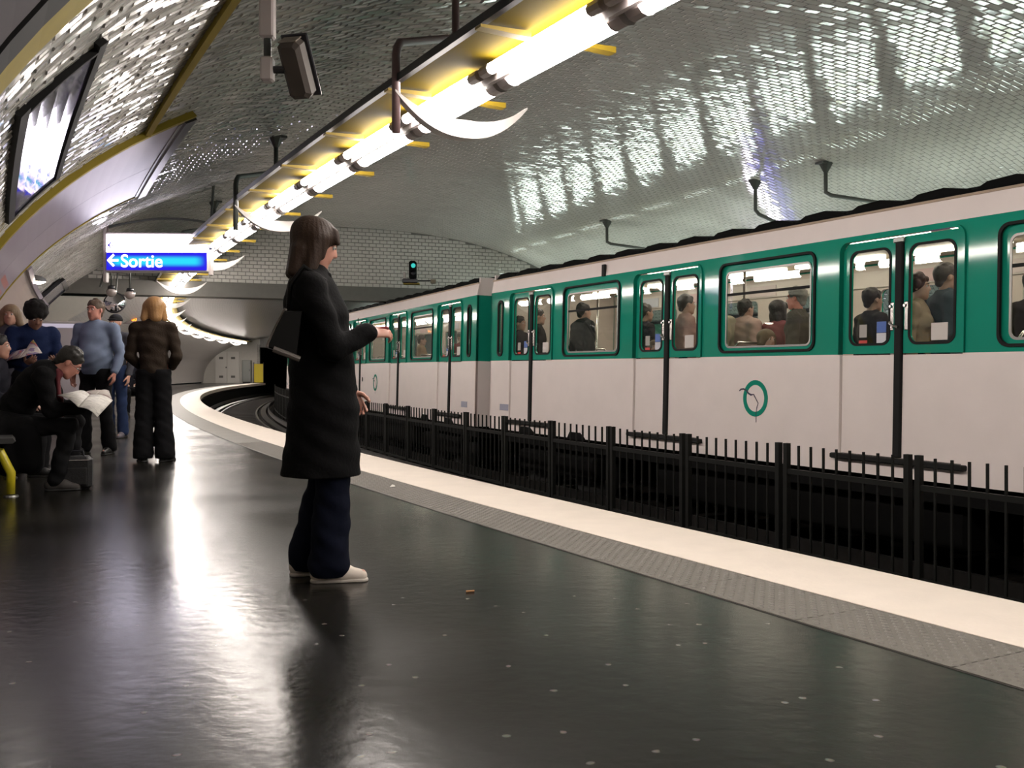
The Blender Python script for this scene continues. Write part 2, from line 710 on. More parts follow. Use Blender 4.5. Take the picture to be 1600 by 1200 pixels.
loc[:, 4:, 2] += ax[:, None] * loc[:, 4:, 0] + ay[:, None] * loc[:, 4:, 1] + wob[:, None]
vw = cen[:, None] + loc[:, :, 0:1] * Xa[:, None] + loc[:, :, 1:2] * Ya[:, None] + loc[:, :, 2:3] * Za[:, None]
idx = np.where(~near_m)[0]
vv = vw[idx].reshape(-1, 3)
ff = (np.array(TF, dtype=object))
faces = []
fl = [tuple(f) for f in TF]
for q in range(len(idx)):
    b8 = q * 8
    for f in fl:
        faces.append((f[0] + b8, f[1] + b8, f[2] + b8, f[3] + b8))
tf_o = mk('tile_field', vv.tolist(), faces, m_tile, ceil_o)
tag(tf_o, kind='stuff')
for q in np.where(near_m)[0]:
    Mx = Matrix(((Xa[q][0], Ya[q][0], Za[q][0], cen[q][0]), (Xa[q][1], Ya[q][1], Za[q][1], cen[q][1]), (Xa[q][2], Ya[q][2], Za[q][2], cen[q][2]), (0, 0, 0, 1)))
    key = int(q) % 24
    nm = 'tile_mesh_%d' % key
    if nm not in bpy.data.meshes:
        rr = random.Random(key)
        me = bpy.data.meshes.new(nm)
        me.from_pydata(tile_local(TP - GAP * 2, RP - GAP * 2, rr.gauss(0, .035), rr.gauss(0, .035)), [], TF)
        me.materials.append(m_tile)
    o = link(bpy.data.objects.new('tile', bpy.data.meshes[nm]), ceil_o)
    o.matrix_world = Mx

# ---- tympanum wall + beam
wl = MB()
bot = 2.86
prof = [vault(th) for th in THS]
prof = [(t, z) for t, z in prof if z > bot]
t0, t1 = prof[0][0], prof[-1][0]
for ss in (S_T, S_T + 0.25):
    wl.v += [P(ss, t, z) for t, z in [(t0 - .12, bot)] + prof + [(t1 + .12, bot)]]
n = len(prof) + 2
wl.f = [tuple(range(n)), tuple(range(2 * n - 1, n - 1, -1))] + [(k, (k + 1) % n, n + (k + 1) % n, n + k) for k in range(n)]
wo = wl.build('wall_end', m_grout)
wo['kind'] = 'structure'
wt = MB()
wcand = []
z = bot + 0.045
r = 0
while z < 4.3:
    t = VT - 7 + (0.084 if r % 2 else 0)
    while t < VT + 7:
        u = abs(t - VT) + 0.08
        if u < VA:
            ztop = VZ + VB * (1 - (u / VA) ** VN) ** (1 / VN)
            if z - 0.01 < ztop:
                hw, hl = TP / 2 - .004, RP / 2 - .004
                gx, gy = random.gauss(0, .012), random.gauss(0, .012)
                vs = []
                for dx, dz, e in ((-hw, -hl, 0), (hw, -hl, 0), (hw, hl, 0), (-hw, hl, 0), (-hw + BV, -hl + BV, 1), (hw - BV, -hl + BV, 1), (hw - BV, hl - BV, 1), (-hw + BV, hl - BV, 1)):
                    p = P(S_T - (TH_ + gx * dx + gy * dz if e else -.002), t + dx, z + dz)
                    vs.append(p)
                pc = P(S_T, t, z)
                wcand.append((abs(800 + 1556 * pc[0] / pc[1] - 610) + 2 * abs(577 - 1556 * (pc[2] - .97) / pc[1] - 410), vs))
        t += TP
    z += RP
    r += 1
wcand.sort(key=lambda q: q[0])
for _, vs in wcand[:290]:
    o_ = Vector(vs[0])
    mk('tile', [Vector(v) - o_ for v in vs], TF, m_tile, wo).location = o_
for _, vs in wcand[290:]:
    wt.add(vs, TF)
tag(wt.build('tile_field', m_tile, wo), kind='stuff')
bm_ = MB()
bm_.v = [P(ss, t, z) for ss in (S_T - 0.10, S_T + 0.5) for t, z in rect(VT - 6.6, VT + 6.6, 2.54, 2.86)]
bm_.f = [(0, 1, 2, 3), (7, 6, 5, 4), (0, 4, 5, 1), (2, 6, 7, 3), (1, 5, 6, 2), (0, 3, 7, 4)]
beam = bm_.build('trim_1', m_beam)
beam['kind'] = 'structure'
for sgn in (-1, 1):
    pr = [vault(th) for th in THS]
    pr = [(t, z) for t, z in pr if z <= 2.56 and (t - VT) * sgn > 0]
    pr2 = [vault(th, 0, A2 - .22, B2) for th in THS]
    pr2 = [(t, z) for t, z in pr2 if z <= 2.56 and (t - VT) * sgn > 0]
    pr.sort(key=lambda p: p[1])
    pr2.sort(key=lambda p: -p[1])
    ring = pr + pr2
    mb = MB()
    mb.v = [P(ss, t, z) for ss in (S_T, S_T + 0.3) for t, z in ring]
    n = len(ring)
    mb.f = [tuple(range(n)), tuple(range(2 * n - 1, n - 1, -1))] + [(k, (k + 1) % n, n + (k + 1) % n, n + k) for k in range(n)]
    o = mb.build('wall_end', m_wall)
    o['kind'] = 'structure'

# ---- far end of the station: white wall closing the near platform, black tunnel mouth
SE = S_END


def slab(name, s, t0, t1, z0, z1, th, mat, parent=None):
    mb = MB()
    mb.v = [P(ss, t, z) for ss in (s, s + th) for t, z in rect(t0, t1, z0, z1)]
    mb.f = [(0, 1, 2, 3), (7, 6, 5, 4), (0, 4, 5, 1), (2, 6, 7, 3), (1, 5, 6, 2), (0, 3, 7, 4)]
    return mb.build(name, mat, parent)


o = slab('wall_back', SE, -4.4, -0.35, 0, 3.6, .3, m_wall)
o['kind'] = 'structure'
o = slab('wall_back', SE, -0.35, 6.2, 2.5, 3.6, .3, m_beam)
o['kind'] = 'structure'
o = slab('wall_back', SE, 6.2, 10.2, -1.1, 3.6, .3, m_wall)
o['kind'] = 'structure'
strip('wall_tunnel', rect(-0.6, -0.35, -1.1, 2.7), SE, SE + 14, m_black)['kind'] = 'structure'
strip('wall_tunnel', rect(6.2, 6.45, -1.1, 2.7), SE, SE + 14, m_black)['kind'] = 'structure'
strip('ceiling_tunnel', rect(-0.6, 6.45, 2.5, 2.7), SE + .3, SE + 14, m_black)['kind'] = 'structure'
slab('wall_tunnel', SE + 14, -.6, 6.45, -1.1, 2.7, .2, m_black)['kind'] = 'structure'
# closing wall behind the camera
mb = MB()
ring = [vault(th) for th in THS]
mb.v = [P(-3.0, t, z) for t, z in ring] + [P(-3.0, 9.9, -1.1), P(-3.0, -4.2, -1.1)]
mb.f = [tuple(range(len(mb.v)))]
mb.build('wall_front', m_wall)['kind'] = 'structure'

# service doors and cabinet on the end wall
d = empty('door_1', (0, 0, 0))
d['kind'] = 'structure'
slab('frame', SE - .05, -3.45, -1.75, 0, 2.25, .05, m_wall, d)
for a, b in ((-3.4, -2.62), (-2.58, -1.8)):
    slab('door_leaf', SE - .09, a, b, 0.02, 2.2, .04, M('door_cream', (0.55, 0.53, 0.49), 0.5), d)
    for z in (0.45, 1.75):
        slab('vent', SE - .10, (a + b) / 2 - .14, (a + b) / 2 + .14, z - .08, z + .08, .012, m_beam, d)
slab('handle', SE - .12, -2.70, -2.64, 1.05, 1.15, .03, m_dark, d)
cb = empty('electrical_cabinet', P(SE - .3, -1.2, 0), (0, 0, hd(SE)), 'grey electrical cabinet against the far end wall of the platform', 'cabinet')
c = MB().box((0, 0, .85), (0.6, 0.35, 1.5), bev=.02)
c.build('cabinet_body', M('cabinet_grey', (0.22, 0.23, 0.22), 0.4), cb)
MB().box((0, -.19, .85), (0.5, 0.02, 1.35), bev=.005).build('door', M('cabinet_grey', (0, 0, 0)), cb)
MB().box((.2, -.21, .9), (0.03, 0.02, .12)).build('handle', m_dark, cb)
MB().box((0, 0, .05), (0.5, 0.3, .1)).build('plinth', m_dark, cb)
yg = empty('end_gate', P(SE - .15, -0.42, 0), (0, 0, hd(SE)), 'yellow panel gate at the far end of the platform beside the tunnel mouth', 'gate')
MB().box((0, 0, 0.7), (0.62, 0.04, 1.3), bev=.01).build('gate_panel', M('gate_yellow', (0.62, 0.48, 0.02), 0.5), yg)
MB().tube([(-.33, 0, 0), (-.33, 0, 1.45)], .025).build('post', m_dark, yg)
MB().tube([(.33, 0, 0), (.33, 0, 1.45)], .025).build('post', m_dark, yg)

# ---- clad bays with yellow arches on the left


def arch_band(name, s, th0, th1, wd, dep, mat, parent=None, off=0.0):
    ths = frange(th0, th1, 0.04)
    vs, fs = [], []
    for th in ths:
        t, z = vault(th, off)
        ti, zi = vault(th, off + dep)
        vs += [P(s - wd / 2, t, z), P(s + wd / 2, t, z), P(s + wd / 2, ti, zi), P(s - wd / 2, ti, zi)]
    for i in range(len(ths) - 1):
        for k in range(4):
            a, b = i * 4 + k, i * 4 + (k + 1) % 4
            fs.append((a, b, b + 4, a + 4))
    fs.append((3, 2, 1, 0))
    fs.append(tuple(len(vs) - 4 + q for q in range(4)))
    return mk(name, vs, fs, mat, parent)


def bay_panel(name, s0, s1, th0, th1, off, mat, parent=None, dep=.02, ns=6):
    SS = frange(s0, s1, (s1 - s0) / ns)
    ths = frange(th0, th1, 0.03)
    vs = []
    for th in ths:
        for s in SS:
            t, z = vault(th, off)
            vs.append(P(s, t, z))
        for s in SS:
            t, z = vault(th, off + dep)
            vs.append(P(s, t, z))
    m = len(SS)
    fs = []
    for i in range(len(ths) - 1):
        for k in range(m - 1):
            a = i * 2 * m + k
            fs.append((a, a + 1, a + 1 + 2 * m, a + 2 * m))
            a += m
            fs.append((a, a + 2 * m, a + 1 + 2 * m, a + 1))
        for k in (0, m - 1):
            a = i * 2 * m + k
            fs.append((a, a + m, a + 3 * m, a + 2 * m))
    for i in (0, len(ths) - 1):
        for k in range(m - 1):
            a = i * 2 * m + k
            fs.append((a, a + 1, a + 1 + m, a + m))
    return mk(name, vs, fs, mat, parent)


ob = empty('wall_cladding', (0, 0, 0), (0, 0, 0), 'curved white wall cladding between two yellow ribs, left of the exit sign', 'cladding')
bay_panel('panel', 9.2, 11.25, 0.12, 0.83, 0.03, m_panel, ob)
bay_panel('panel', 11.26, 13.35, 0.12, 0.83, 0.03, m_panel, ob)
arch_band('yellow_rib', 9.08, 0.1, 0.845, 0.10, 0.06, m_yellow2, ob)
arch_band('yellow_rib', 13.36, 0.1, 0.845, 0.10, 0.06, m_yellow2, ob)
bay_panel('top_trim', 9.1, 13.45, 0.825, 0.845, 0.0, m_dark, ob, dep=.08)
bay_panel('glint_strip', 9.2, 13.4, 0.818, 0.828, 0.0, m_alu, ob, dep=.06)  # slender bright strip added in place of small reflections along the top edge
# faded red lettering on the cladding
red = M('faded_red_print', (0.50, 0.19, 0.17), 0.5, noise=0.25, nscale=30)
mb = MB()
for c_, (sa, sb, tha, thb) in enumerate(((11.6, 13.0, 0.30, 0.44), (11.6, 12.6, 0.20, 0.27), (9.6, 10.6, 0.3, 0.37))):
    for r_ in range(5):
        ta = tha + (thb - tha) * r_ / 5
        tb = ta + (thb - tha) / 5 * 0.62
        x = sa
        while x < sb:
            wd = random.uniform(.05, .16)
            pts = []
            for s2, th2 in ((x, ta), (min(x + wd, sb), ta), (min(x + wd, sb), tb), (x, tb)):
                t, z = vault(th2, 0.0535)
                pts.append(P(s2, t, z))
            mb.add(pts, [(0, 1, 2, 3)])
            x += wd + random.uniform(.02, .05)
mb.build('print', red, ob)

ob2 = empty('wall_cladding', (0, 0, 0), (0, 0, 0), 'dark smooth wall cladding behind the yellow rib at the upper left corner', 'cladding')
bay_panel('panel', -1.5, 3.12, 0.12, 0.86, 0.03, M('grey_metal_panel', (.09, .08, .09), .8, spec=.15), ob2)
arch_band('black_rib', 3.27, 0.1, 0.88, 0.26, 0.06, m_gap, ob2)
arch_band('yellow_rib', 3.55, 0.1, 0.88, 0.30, 0.06, m_yellow2, ob2)

cd = MB()
for s in frange(4.6, 9.1, .5):
    pass
t, z = vault(0.76, 0.03)
strip_mb(cd, rect(t - .02, t + .025, z - .03, z + .02), 3.7, 9.05, .5)
tag(cd.build('yellow_conduit', m_yellow2), 'thin yellow conduit running along the tiled vault between two yellow ribs', 'conduit')


# framed poster leaning with the vault
def glossy_poster_mat(name, cols, scale, rough=0.05):
    m = bpy.data.materials.new(name)
    m.use_nodes = True
    N, L = nodes_of(m)
    b = N['Principled BSDF']
    tc = N.new('ShaderNodeTexCoord')
    nz = N.new('ShaderNodeTexNoise')
    nz.inputs['Scale'].default_value = scale
    nz.inputs['Detail'].default_value = 4
    nz.inputs['Distortion'].default_value = 1.0
    L.new(tc.outputs['Generated'], nz.inputs['Vector'])
    cr = N.new('ShaderNodeValToRGB')
    cr.color_ramp.interpolation = 'CONSTANT'
    el = cr.color_ramp.elements
    el[0].color = (*cols[0], 1)
    el[0].position = 0
    el[1].color = (*cols[1], 1)
    el[1].position = 0.42
    for i, c in enumerate(cols[2:]):
        e = el.new(0.5 + 0.08 * i)
        e.color = (*c, 1)
    L.new(nz.outputs['Fac'], cr.inputs[0])
    L.new(cr.outputs[0], b.inputs['Base Color'])
    b.inputs['Roughness'].default_value = rough
    b.inputs['Coat Weight'].default_value = 0.2
    b.inputs['Coat Roughness'].default_value = 0.02
    b.inputs['Specular IOR Level'].default_value = 0.3
    return m


pf = empty('framed_poster', (0, 0, 0), (0, 0, 0), 'large black framed poster on the leaning tiled wall, upper left', 'poster')
bay_panel('print', 4.95, 8.4, 0.47, 0.567, 0.008, glossy_poster_mat('poster_a', [(0.05, 0.05, 0.09), (0.12, 0.10, 0.22), (0.25, 0.25, 0.3), (0.06, 0.05, 0.05)], 2.0, .05), pf, dep=.015)
for a, b, th0, th1 in ((4.92, 4.96, 0.458, 0.575), (8.38, 8.48, 0.458, 0.575), (4.84, 8.48, 0.565, 0.575), (4.84, 8.48, 0.458, 0.472)):
    bay_panel('frame', a, b, th0, th1, 0.0, m_gap, pf, dep=.035)

pf = empty('framed_poster', (0, 0, 0), (0, 0, 0), 'small dark framed poster high on the wall beyond the wall lamp', 'poster')
bay_panel('print', 19.3, 21.3, 0.46, 0.60, 0.05, glossy_poster_mat('poster_b', [(0.03, 0.03, 0.08), (0.2, 0.2, 0.22), (0.05, 0.05, 0.1), (0.35, 0.3, 0.3)], 5.0, .2), pf, dep=.02)
for a, b, th0, th1 in ((19.2, 19.32, 0.45, 0.61), (21.28, 21.4, 0.45, 0.61), (19.2, 21.4, 0.60, 0.615), (19.2, 21.4, 0.445, 0.46)):
    bay_panel('frame', a, b, th0, th1, 0.03, m_dark, pf, dep=.06)

# pale lower cladding beyond the second rib with a beige soffit strip and wall lamp
ob3 = empty('wall_cladding', (0, 0, 0), (0, 0, 0), 'beige strip of wall cladding under the small wall lamp', 'cladding')
bay_panel('panel', 13.5, 21.9, 0.08, 0.50, 0.02, M('beige_panel', (0.42, 0.33, 0.29), 0.35, noise=.06), ob3)
bay_panel('trim', 13.5, 21.9, 0.495, 0.51, 0.02, m_panel, ob3, dep=.06)
t, z = vault(0.52, 0.06)
wlmp = empty('wall_lamp', P(15.6, t + .02, z - .02), (0, 0, hd(15.6)), 'small glowing wall lamp low on the left wall above the people', 'lamp')
MB().lathe((0, 0, 0), [(0.0, .05), (.05, .045), (.10, .01), (.12, -.04)], 16).build('shade', m_alu, wlmp, True)
MB().lathe((0, 0, 0), [(0.0, -.075), (.06, -.065), (.1, -.04), (.1, -.02)], 16).build('bulb', emission('bulb', (1, .85, .7), 22), wlmp, True)
MB().tube([(0, 0, .04), (-.12, 0, .05)], .015).build('arm', m_dark, wlmp)

# ================================================================== LIGHT TROUGHS


def light_trough(label, tc_, sign, mt, s0, s1, crescents, uplight=False):
    """sign=+1: platform lies on the -t side"""
    root = empty('light_trough', (0, 0, 0), (0, 0, 0), label, 'light fitting')

    def pr(pts):
        q = [(tc_ + sign * a, z) for a, z in pts]
        return q if sign > 0 else q[::-1]
    # shallow folded reflector
    if uplight:
        strip('reflector', pr([(-.14, 2.845), (.14, 2.845), (.14, 2.86), (-.14, 2.86)]), s0, s1, m_yellow, root, 0.8)
    else:
        strip('reflector', pr([(-.42, 2.83), (-.14, 2.845), (.10, 2.845), (.25, 2.86), (.25, 2.875), (.11, 2.875), (-.15, 2.875), (-.42, 2.85)]), s0, s1, m_refl, root, 0.8)
        strip('spine', pr(rect(-.13, .10, 2.875, 2.95)), s0, s1, m_dark, root, 1.2)
        strip('lip', pr(rect(-.46, -.42, 2.825, 2.875)), s0, s1, m_dark, root, 1.2)
    strip('batten', pr(rect(-.075, -.045, 2.72, 2.845)), s0, s1, m_grey, root, 1.2)
    pitch = 1.36
    s = s0 + .05
    i = 0
    while s + 1.3 < s1:
        for a, r, z in ((.03, .062, 2.755), (-.12, .034, 2.775)):
            mb = MB()
            mb.tube([P(s + .11, tc_ + sign * a, z), P(s + .65, tc_ + sign * a, z), P(s + 1.20, tc_ + sign * a, z)], r, 10)
            mb.build('lamp_tube', mt, root, True)
        if uplight and s < 30:
            mb = MB()
            mb.tube([P(s + .20, tc_, 2.93), P(s + .65, tc_, 2.93), P(s + 1.05, tc_, 2.93)], .04, 10)
            mb.build('lamp_tube', m_tubeup, root, True)
            for q in (s + .05, s + 1.26):
                MB().box(P(q, tc_, 2.91), (.16, .10, .12), Matrix.Rotation(hd(q), 3, 'Z')).build('lamp_holder', m_dark, root)
        if s < 26:
            for q in (s + .055, s + 1.255):
                mb = MB()
                mb.tube([P(q - .055, tc_ + sign * .03, 2.755), P(q + .055, tc_ + sign * .03, 2.755)], .066, 12)
                mb.tube([P(q - .055, tc_ - sign * .12, 2.775), P(q + .055, tc_ - sign * .12, 2.775)], .036, 8)
                mb.build('end_cap', m_grey, root)
        s += pitch
        i += 1
    s = s0 + 0.73
    while s < min(s1, 30):
        for sd in (-1, 1):
            mb = MB()
            a0, a1 = (-.47, -.16) if sd < 0 else (.12, .40)
            vs = [P(s - .035, tc_ + sign * a0, 2.80), P(s - .035, tc_ + sign * a1, 2.79), P(s - .035, tc_ + sign * a1, 2.825), P(s - .035, tc_ + sign * a0, 2.815)]
            v2 = [P(s + .035, tc_ + sign * a0, 2.80), P(s + .035, tc_ + sign * a1, 2.79), P(s + .035, tc_ + sign * a1, 2.825), P(s + .035, tc_ + sign * a0, 2.815)]
            mb.add(vs + v2, [(0, 1, 2, 3), (7, 6, 5, 4), (0, 4, 5, 1), (1, 5, 6, 2), (2, 6, 7, 3), (3, 7, 4, 0)])
            mb.build('cross_arm', m_yellow, root)
        s += pitch
    for i, sc in enumerate(crescents):
        # crescent shaped hanger under the tubes
        mb = MB()
        nseg = 18
        for k in range(nseg + 1):
            u = -1 + 2 * k / nseg
            a = 0.015 + 0.485 * u
            zc = 2.505 + 0.255 * abs(u) ** 2.2
            th = 0.014 + 0.105 * (1 - abs(u) ** 1.8)
            for ds, dz in ((-.055, 0), (.055, 0), (.055, th), (-.055, th)):
                mb.v.append(P(sc + ds * (1 - .5 * abs(u)), tc_ + sign * a, zc + dz))
            if k:
                b = (k - 1) * 4
                for q in range(4):
                    mb.f.append((b + q, b + (q + 1) % 4, b + 4 + (q + 1) % 4, b + 4 + q))
        mb.f += [(3, 2, 1, 0), tuple(nseg * 4 + q for q in range(4))]
        hg = mb.build('hanger', m_cresc, root, False)
        if sc < S_T - 2:
            tl = tc_ - sign * 0.455
            tu = tc_ + sign * 0.22
            su = sc + min(1.4, .55 + .5 * i)
            th = math.acos(0)
            # height of the vault at tu
            u = abs(tu - VT)
            zv = VZ + VB * (1 - (u / VA) ** VN) ** (1 / VN)
            p0, p1 = Vector(P(sc, tl, 2.50)), Vector(P(sc, tl, 3.08))
            p2, p3 = Vector(P(su, tu, 3.38)), Vector(P(su, tu, zv + .02))
            pts = [p0, p1 - Vector((0, 0, .08)), p1 - Vector((0, 0, .03)) + (p2 - p1) * .02, p1 + (p2 - p1) * .06, p2 - (p2 - p1) * .06, p2 + (p3 - p2).normalized() * .03, p2 + (p3 - p2).normalized() * .1, p3]
            MB().tube(pts, .028, 10).build('rod', m_rod if i == 0 else m_rodd, root, True)
            mb = MB()
            R3 = Matrix.Rotation(hd(su), 3, 'Z')
            mb.box(tuple(p3 - Vector((0, 0, .03))), (.24, .16, .03), R3)
            mb.tube([p3 - Vector((0, 0, .16)), p3 - Vector((0, 0, .03))], [.03, .10], 8)
            mb.build('ceiling_plate', m_rodd, root)
    return root


light_trough('yellow light trough with twin tubes and crescent hangers over the near platform', -0.92, 1, m_tube, -2.85, S_END - 1, [5.9, 10.9, 15.7, 21.0] + [26 + 5 * k for k in range(9)])
light_trough('light trough with greenish tubes over the far platform behind the train', 6.68, -1, m_tubef, -2.85, S_END - 4, [4.4, 9.1, 14.9, 20.6, 26, 32], True)

# extra bare hanger rod on the far side
p3 = Vector(P(11.7, 6.47, 3.83))
mb = MB()
mb.tube([p3 + Vector((0, 0, .03)), p3 - Vector((0, 0, .45)), p3 - Vector((0, 0, .52)) + Vector((.05, -.02, 0)), p3 + Vector((.55, -.12, -.78))], .028, 10)
mb.tube([p3 - Vector((0, 0, .14)), p3], [.03, .11], 8)
tag(mb.build('hanger_rod', m_rodd), 'single dark bent rod hanging from the vault above the train roof, second from right', 'rod')

# ================================================================== CAMERA BOX ON THE VAULT
t, z = -2.42, 3.12
cc = empty('surveillance_camera', P(6.0, -2.42, 2.45), (0, 0, hd(6.0)), 'brown box-shaped surveillance camera on a pole hanging from the vault', 'camera')
sx_, sz_ = 1556, 0
base = Vector(P(6.0, -2.42, 0))


def at(px, py, Y):
    return Vector(((px - 800) / 1556 * Y, Y, 0.97 + (577 - py) / 1556 * Y))


YC = 5.2
cc.location = at(418, 100, YC)
cc.rotation_euler = (0, 0, 0)
up1 = 1.6
MB().tube([(0, 0, 0), (0, 0, .70)], .020, 10).build('pole', m_rodd, cc, True)
MB().box((0, 0, .28), (.075, .075, .30), bev=.01).build('junction_box', m_grey, cc)
MB().box((.0, 0, -.03), (.065, .07, .13), bev=.01).build('bracket', m_grey, cc)
MB().tube([(0, 0, -.03), (.09, 0, -.03)], .02, 8).build('arm', m_dark, cc)
hm = Matrix.Translation((.15, 0.02, -.02)) @ Euler((math.radians(-56), math.radians(0), math.radians(-14))).to_matrix().to_4x4()
hb = MB().box((0, 0, 0), (.125, .30, .11), bev=.022).build('housing', M('camera_housing', (0.055, 0.043, 0.035), 0.7), cc)
hb.matrix_local = hm
hb2 = MB().box((0, .0, .062), (.15, .33, .016), bev=.006).build('sun_hood', m_dark, cc)
hb2.matrix_local = hm
hb3 = MB().box((0, -.152, 0), (.10, .008, .085), bev=.003).build('end_plate', M('camera_plate', (0.15, 0.125, 0.10), .5), cc)
hb3.matrix_local = hm

# ================================================================== EXIT SIGN
YS = 15.0
sw, sh = 1.49, 0.555
c0 = at(247.5, 395, YS)
sg = empty('exit_sign', c0, (0, 0, math.radians(2)), 'hanging lit exit sign, white above and blue below, reading Sortie', 'sign')
MB().box((0, 0.02, 0), (sw + .05, .18, sh + .04), bev=.015).build('sign_case', m_grey, sg)


def backlit(name, col, glow, gx0, gx1, gz, gh, s):
    m = bpy.data.materials.new(name)
    m.use_nodes = True
    N, L = nodes_of(m)
    N.remove(N['Principled BSDF'])
    tc = N.new('ShaderNodeTexCoord')
    sp = N.new('ShaderNodeSeparateXYZ')
    L.new(tc.outputs['Object'], sp.inputs[0])
    e = N.new('ShaderNodeEmission')
    mr = N.new('ShaderNodeMapRange')
    mr.interpolation_type = 'SMOOTHSTEP'
    su = N.new('ShaderNodeMath')
    su.operation = 'SUBTRACT'
    su.inputs[1].default_value = gz
    ab = N.new('ShaderNodeMath')
    ab.operation = 'ABSOLUTE'
    L.new(sp.outputs['Z'], su.inputs[0])
    L.new(su.outputs[0], ab.inputs[0])
    mr.inputs['From Min'].default_value = gh
    mr.inputs['From Max'].default_value = gh * .2
    L.new(ab.outputs[0], mr.inputs['Value'])
    ax_ = N.new('ShaderNodeMath')
    ax_.operation = 'ABSOLUTE'
    L.new(sp.outputs['X'], ax_.inputs[0])
    m2 = N.new('ShaderNodeMapRange')
    m2.interpolation_type = 'SMOOTHSTEP'
    m2.inputs['From Min'].default_value = gx1
    m2.inputs['From Max'].default_value = gx0
    L.new(ax_.outputs[0], m2.inputs['Value'])
    mu = N.new('ShaderNodeMath')
    mu.operation = 'MULTIPLY'
    L.new(mr.outputs['Result'], mu.inputs[0])
    L.new(m2.outputs['Result'], mu.inputs[1])
    mx = N.new('ShaderNodeMix')
    mx.data_type = 'RGBA'
    mx.inputs['A'].default_value = (*col, 1)
    mx.inputs['B'].default_value = (*glow, 1)
    L.new(mu.outputs[0], mx.inputs['Factor'])
    L.new(mx.outputs['Result'], e.inputs[0])
    e.inputs[1].default_value = s
    L.new(e.outputs[0], N['Material Output'].inputs[0])
    return m


MB().box((0, -.08, .13), (sw - .01, .02, .265)).build('white_panel', emission('sign_white', (0.93, 0.86, 1.0), SIGN_E), sg)
MB().box((0, -.08, -.135), (sw - .01, .02, .265)).build('blue_panel', backlit('sign_blue', (0.03, 0.02, 0.85), (0.03, 0.75, 1.0), .55, .74, -.135, .10, 1.0), sg)
tm = text_mesh('Sortie', 0.27, .004)
tm.materials.append(emission('sign_text', (1.0, 0.80, 1.0), 2.5))
o = link(bpy.data.objects.new('lettering', tm), sg)
o.location = (-.53, -.094, -.225)
o.rotation_euler = (math.pi / 2, 0, 0)
o.scale = (0.95, 1, 1)


def arrow(parent, x, z, s, mat, name='arrow'):
    mb = MB()
    for a, b in (((0, 0), (.62, 0)), ((0, 0), (.34, .36)), ((0, 0), (.34, -.36))):
        a, b = Vector(a), Vector(b)
        d = (b - a).normalized() * .07
        nn = Vector((-d.y, d.x))
        q = [a + nn - d * .6, a - nn - d * .6, b - nn, b + nn]
        mb.add([(x + v.x * s, -.094, z + v.y * s) for v in q] + [(x + v.x * s, -.088, z + v.y * s) for v in q],
               [(0, 1, 2, 3), (7, 6, 5, 4), (0, 4, 5, 1), (1, 5, 6, 2), (2, 6, 7, 3), (3, 7, 4, 0)])
    return mb.build(name, mat, parent)


arrow(sg, -.71, -.125, .24, emission('sign_arrow', (1, .8, 1), 2.5))
arrow(sg, -.715, .10, .13, emission('sign_arrow_blue', (.06, .03, .6), 1.0))
MB().box((-sw / 2 - .035, 0, -.0), (.05, .12, sh + .35), bev=.01).build('side_post', M('sign_post', (.30, .26, .24), .4), sg)
MB().box((sw / 2 + .04, 0, .06), (.05, .12, sh + .25), bev=.01).build('side_post', m_grey, sg)
mb = MB()
pts = []
for k in range(15):
    u = k / 14
    pts.append((-sw / 2 - .03 + (sw + .08) * u, 0, .30 + .24 * math.sin(math.pi * (0.10 + u * .62)) - .04 * u))
mb.tube(pts, .018, 8)
mb.build('arched_rail', m_rodd, sg)
top = [(-sw / 2 - .035, 0, .15), (-sw / 2 + .02, 0, .60), (-sw / 2 + .10, .05, 1.0)]
MB().tube(top, .022, 8).build('suspension_rod', m_rod, sg)
MB().tube([(sw / 2 + .04, 0, .2), (sw / 2 + .04, 0, .5), (sw / 2 + .1, .0, 1.28)], .02, 8).build('suspension_rod', m_rodd, sg)
MB().tube([(-sw / 2 - .035, 0, -.2), (-sw / 2 - .12, 0, -.52)], .018, 8).build('lower_rod', m_rodd, sg)

# farther signs
s2 = empty('direction_sign', at(201, 513, 38), (0, 0, 0), 'small blue lit sign far along the platform below the exit sign', 'sign')
MB().box((0, 0, 0), (.95, .12, .32), bev=.01).build('sign_case', m_dark, s2)
MB().box((0, -.065, -.02), (.70, .01, .12)).build('blue_panel', emission('sign_blue_far', (0.05, 0.03, 1.0), 2.2), s2)
MB().tube([(-.4, 0, .16), (-.4, 0, .9)], .02, 8).build('suspension_rod', m_rodd, s2)
MB().tube([(.4, 0, .16), (.4, 0, .9)], .02, 8).build('suspension_rod', m_rodd, s2)
s3 = empty('train_indicator', at(208, 499, 33), (0, 0, 0), 'hanging grey train indicator with small orange digits', 'display')
MB().box((0, 0, 0), (1.35, .16, .30), bev=.015).build('display_case', M('indicator_grey', (.30, .27, .27), .4), s3)
dg = text_mesh('00', .17, .003)
dg.materials.append(emission('orange_digits', (1.0, 0.25, 0.02), 4))
o = link(bpy.data.objects.new('digits', dg), s3)
o.location = (-.02, -.09, -.06)
o.rotation_euler = (math.pi / 2, 0, 0)
MB().box((-.45, -.085, .02), (.3, .01, .14)).build('red_mark', M('dull_red', (.25, .04, .05), .5), s3)
MB().tube([(-.5, 0, .15), (-.5, 0, .8)], .02, 8).build('suspension_rod', m_rodd, s3)
MB().tube([(.5, 0, .15), (.5, 0, .8)], .02, 8).build('suspension_rod', m_rodd, s3)


